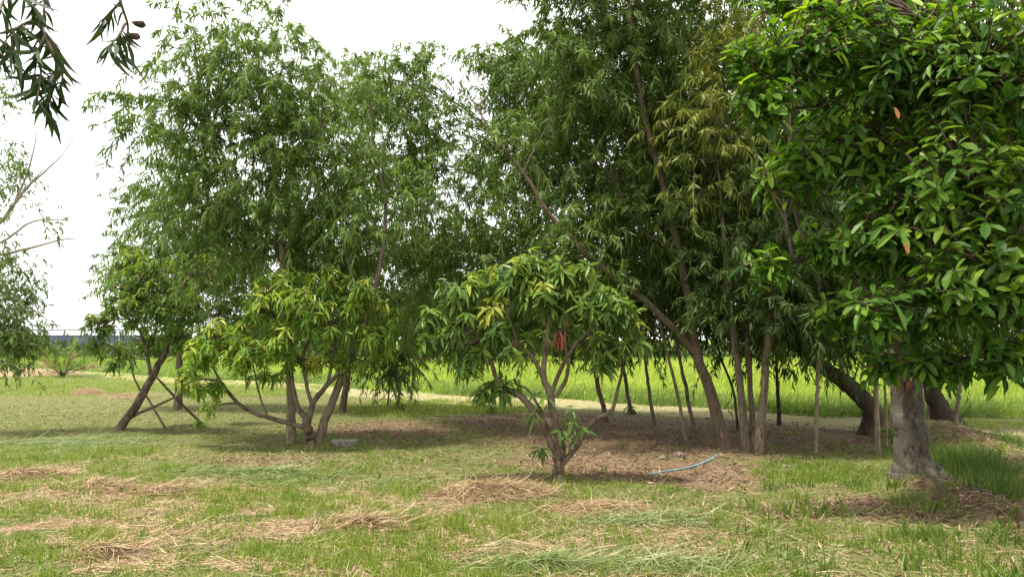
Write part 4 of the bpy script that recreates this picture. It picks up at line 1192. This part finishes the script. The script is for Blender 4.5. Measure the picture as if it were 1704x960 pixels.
# fallen leaves
X, Y = scatter(70000, 4.4, 17)
mk = masks(X, Y)
bk = np.exp(-(seg_d(X, Y, BANK2) / .5) ** 2) + np.exp(-(seg_d(X, Y, BANK1) / .35) ** 2)
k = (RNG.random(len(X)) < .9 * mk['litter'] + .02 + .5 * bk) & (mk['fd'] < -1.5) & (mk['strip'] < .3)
X, Y = X[k], Y[k]; n = len(X)
ph = RNG.random(n) * 6.283
b = Buf()
leaves(b, SICKLE, put(X, Y, .012), np.stack([np.cos(ph), np.sin(ph), RNG.normal(.1, .25, n)], 1), rand_dirs(n) * .5 + [0, 0, 1], RNG.uniform(.035, .10, n), RNG.uniform(.012, .03, n), RNG.uniform(-.2, .4, n),
       np.clip(RNG.normal(.5, .25, n), 0, 1), RNG.uniform(-.4, .4, n))
o = b.build('leaf_litter', M['litter'], kind='stuff', smooth=False); tag(o, 'brown fallen leaves under the grove')

# the rice field
X, Y = scatter(125000, 12.5, 75, 1.3, .8)
fd = field_d(X, Y)
k = (fd > .2) & (RNG.random(len(X)) < .95) & ~((np.abs(X + 20.5) < 2.2) & (np.abs(Y - 32.6) < 1.4))
X, Y, fd = X[k], Y[k], fd[k]; n = len(X)
az = RNG.normal(.4, 1.2, n); el = np.clip(RNG.normal(1.25, .2, n), .5, 1.5)
D = np.stack([np.cos(az) * np.cos(el), np.sin(az) * np.cos(el), np.sin(el)], 1)
b = Buf()
lf = sstep(-8, -16, X + .1 * Y)
tn = np.clip(.5 + .6 * (fbm(X * .25, Y * .25, 71) - .5) + RNG.normal(0, .15, n) - .35 * lf, 0, 1)
leaves(b, BLADE, put(X, Y, -.01), D, rand_dirs(n) * .5 + [0, -1, .3], RNG.uniform(.28, .48, n) * (.85 + .4 * fbm(X * .5, Y * .5, 12)), RNG.uniform(.012, .022, n) * (.8 + Y / 22), RNG.uniform(.15, .6, n), tn, RNG.uniform(-.1, .1, n))
o = b.build('rice_field_grass', M['rice'], kind='stuff', smooth=False); tag(o, 'bright yellow-green rice crop filling the field behind the trees')
X, Y = scatter(90000, 12, 45, 1.3)
fd = field_d(X, Y)
k = (RNG.random(len(X)) < np.where((fd > -.15) & (fd < 3.2), .8, np.where((fd > 0) & (X + .1 * Y < -9), .8, 0)) * (fbm(X * .7, Y * .7, 14) > .36))
X, Y = X[k], Y[k]
ti = np.repeat(np.arange(len(X)), 5)
x = X[ti] + RNG.normal(0, .09, len(ti)); y = Y[ti] + RNG.normal(0, .09, len(ti)); n = len(ti)
az = RNG.normal(.3, .9, n); el = np.clip(RNG.normal(1.0, .28, n), .3, 1.5)
D = np.stack([np.cos(az) * np.cos(el), np.sin(az) * np.cos(el), np.sin(el)], 1)
b = Buf()
leaves(b, BLADE, put(x, y, -.01), D, rand_dirs(n) * .5 + [0, -1, .3], RNG.uniform(.35, .75, n), RNG.uniform(.010, .016, n) * (.8 + y / 40), RNG.uniform(.3, .8, n), np.clip(RNG.normal(.5, .2, n), 0, 1), RNG.uniform(-.1, .1, n))
o = b.build('field_edge_grass', M['rice_edge'], kind='stuff', smooth=False); tag(o, 'long drooping green grass along the near edge of the field')

# small sprouting plants
for (px, py, lab, s) in ((333, 712, 'pale green sprout at the foot of the longer stake', .13), (818, 688, 'small dark leafy seedling on the grass strip', .16), (1050, 690, 'dark leafy sprout at the foot of a thin acacia', .16),
                         (1480, 735, 'green weed at the foot of the big trunk', .2)):
    g = rooted(px, py)
    b = Buf()
    PP, DD, NN, LL, TT, BB = whorls(g[None] + np.array([[0, 0, s * .5], [.04, .02, s * .8], [-.05, 0, s]]), unit(np.array([[0, -.2, 1.], [.4, -.2, .8], [-.4, -.1, .8]])), (8, 11), s, .3, np.array([.5, .6, .5]), .06)
    leaves(b, BROAD, PP, DD, NN, LL, LL * .3, BB, TT)
    tube(b, [g, g + [0, 0, s]], [.006, .004], 4)
    tag(b.build('seedling', M['mango_lime' if px == 333 else 'mango'], smooth=False), lab, 'seedling', 'seedlings under the trees')
print('TRIS', sum(len(o.data.polygons) for o in SC.objects if o.type == 'MESH'), 'OBJ', len(SC.objects))
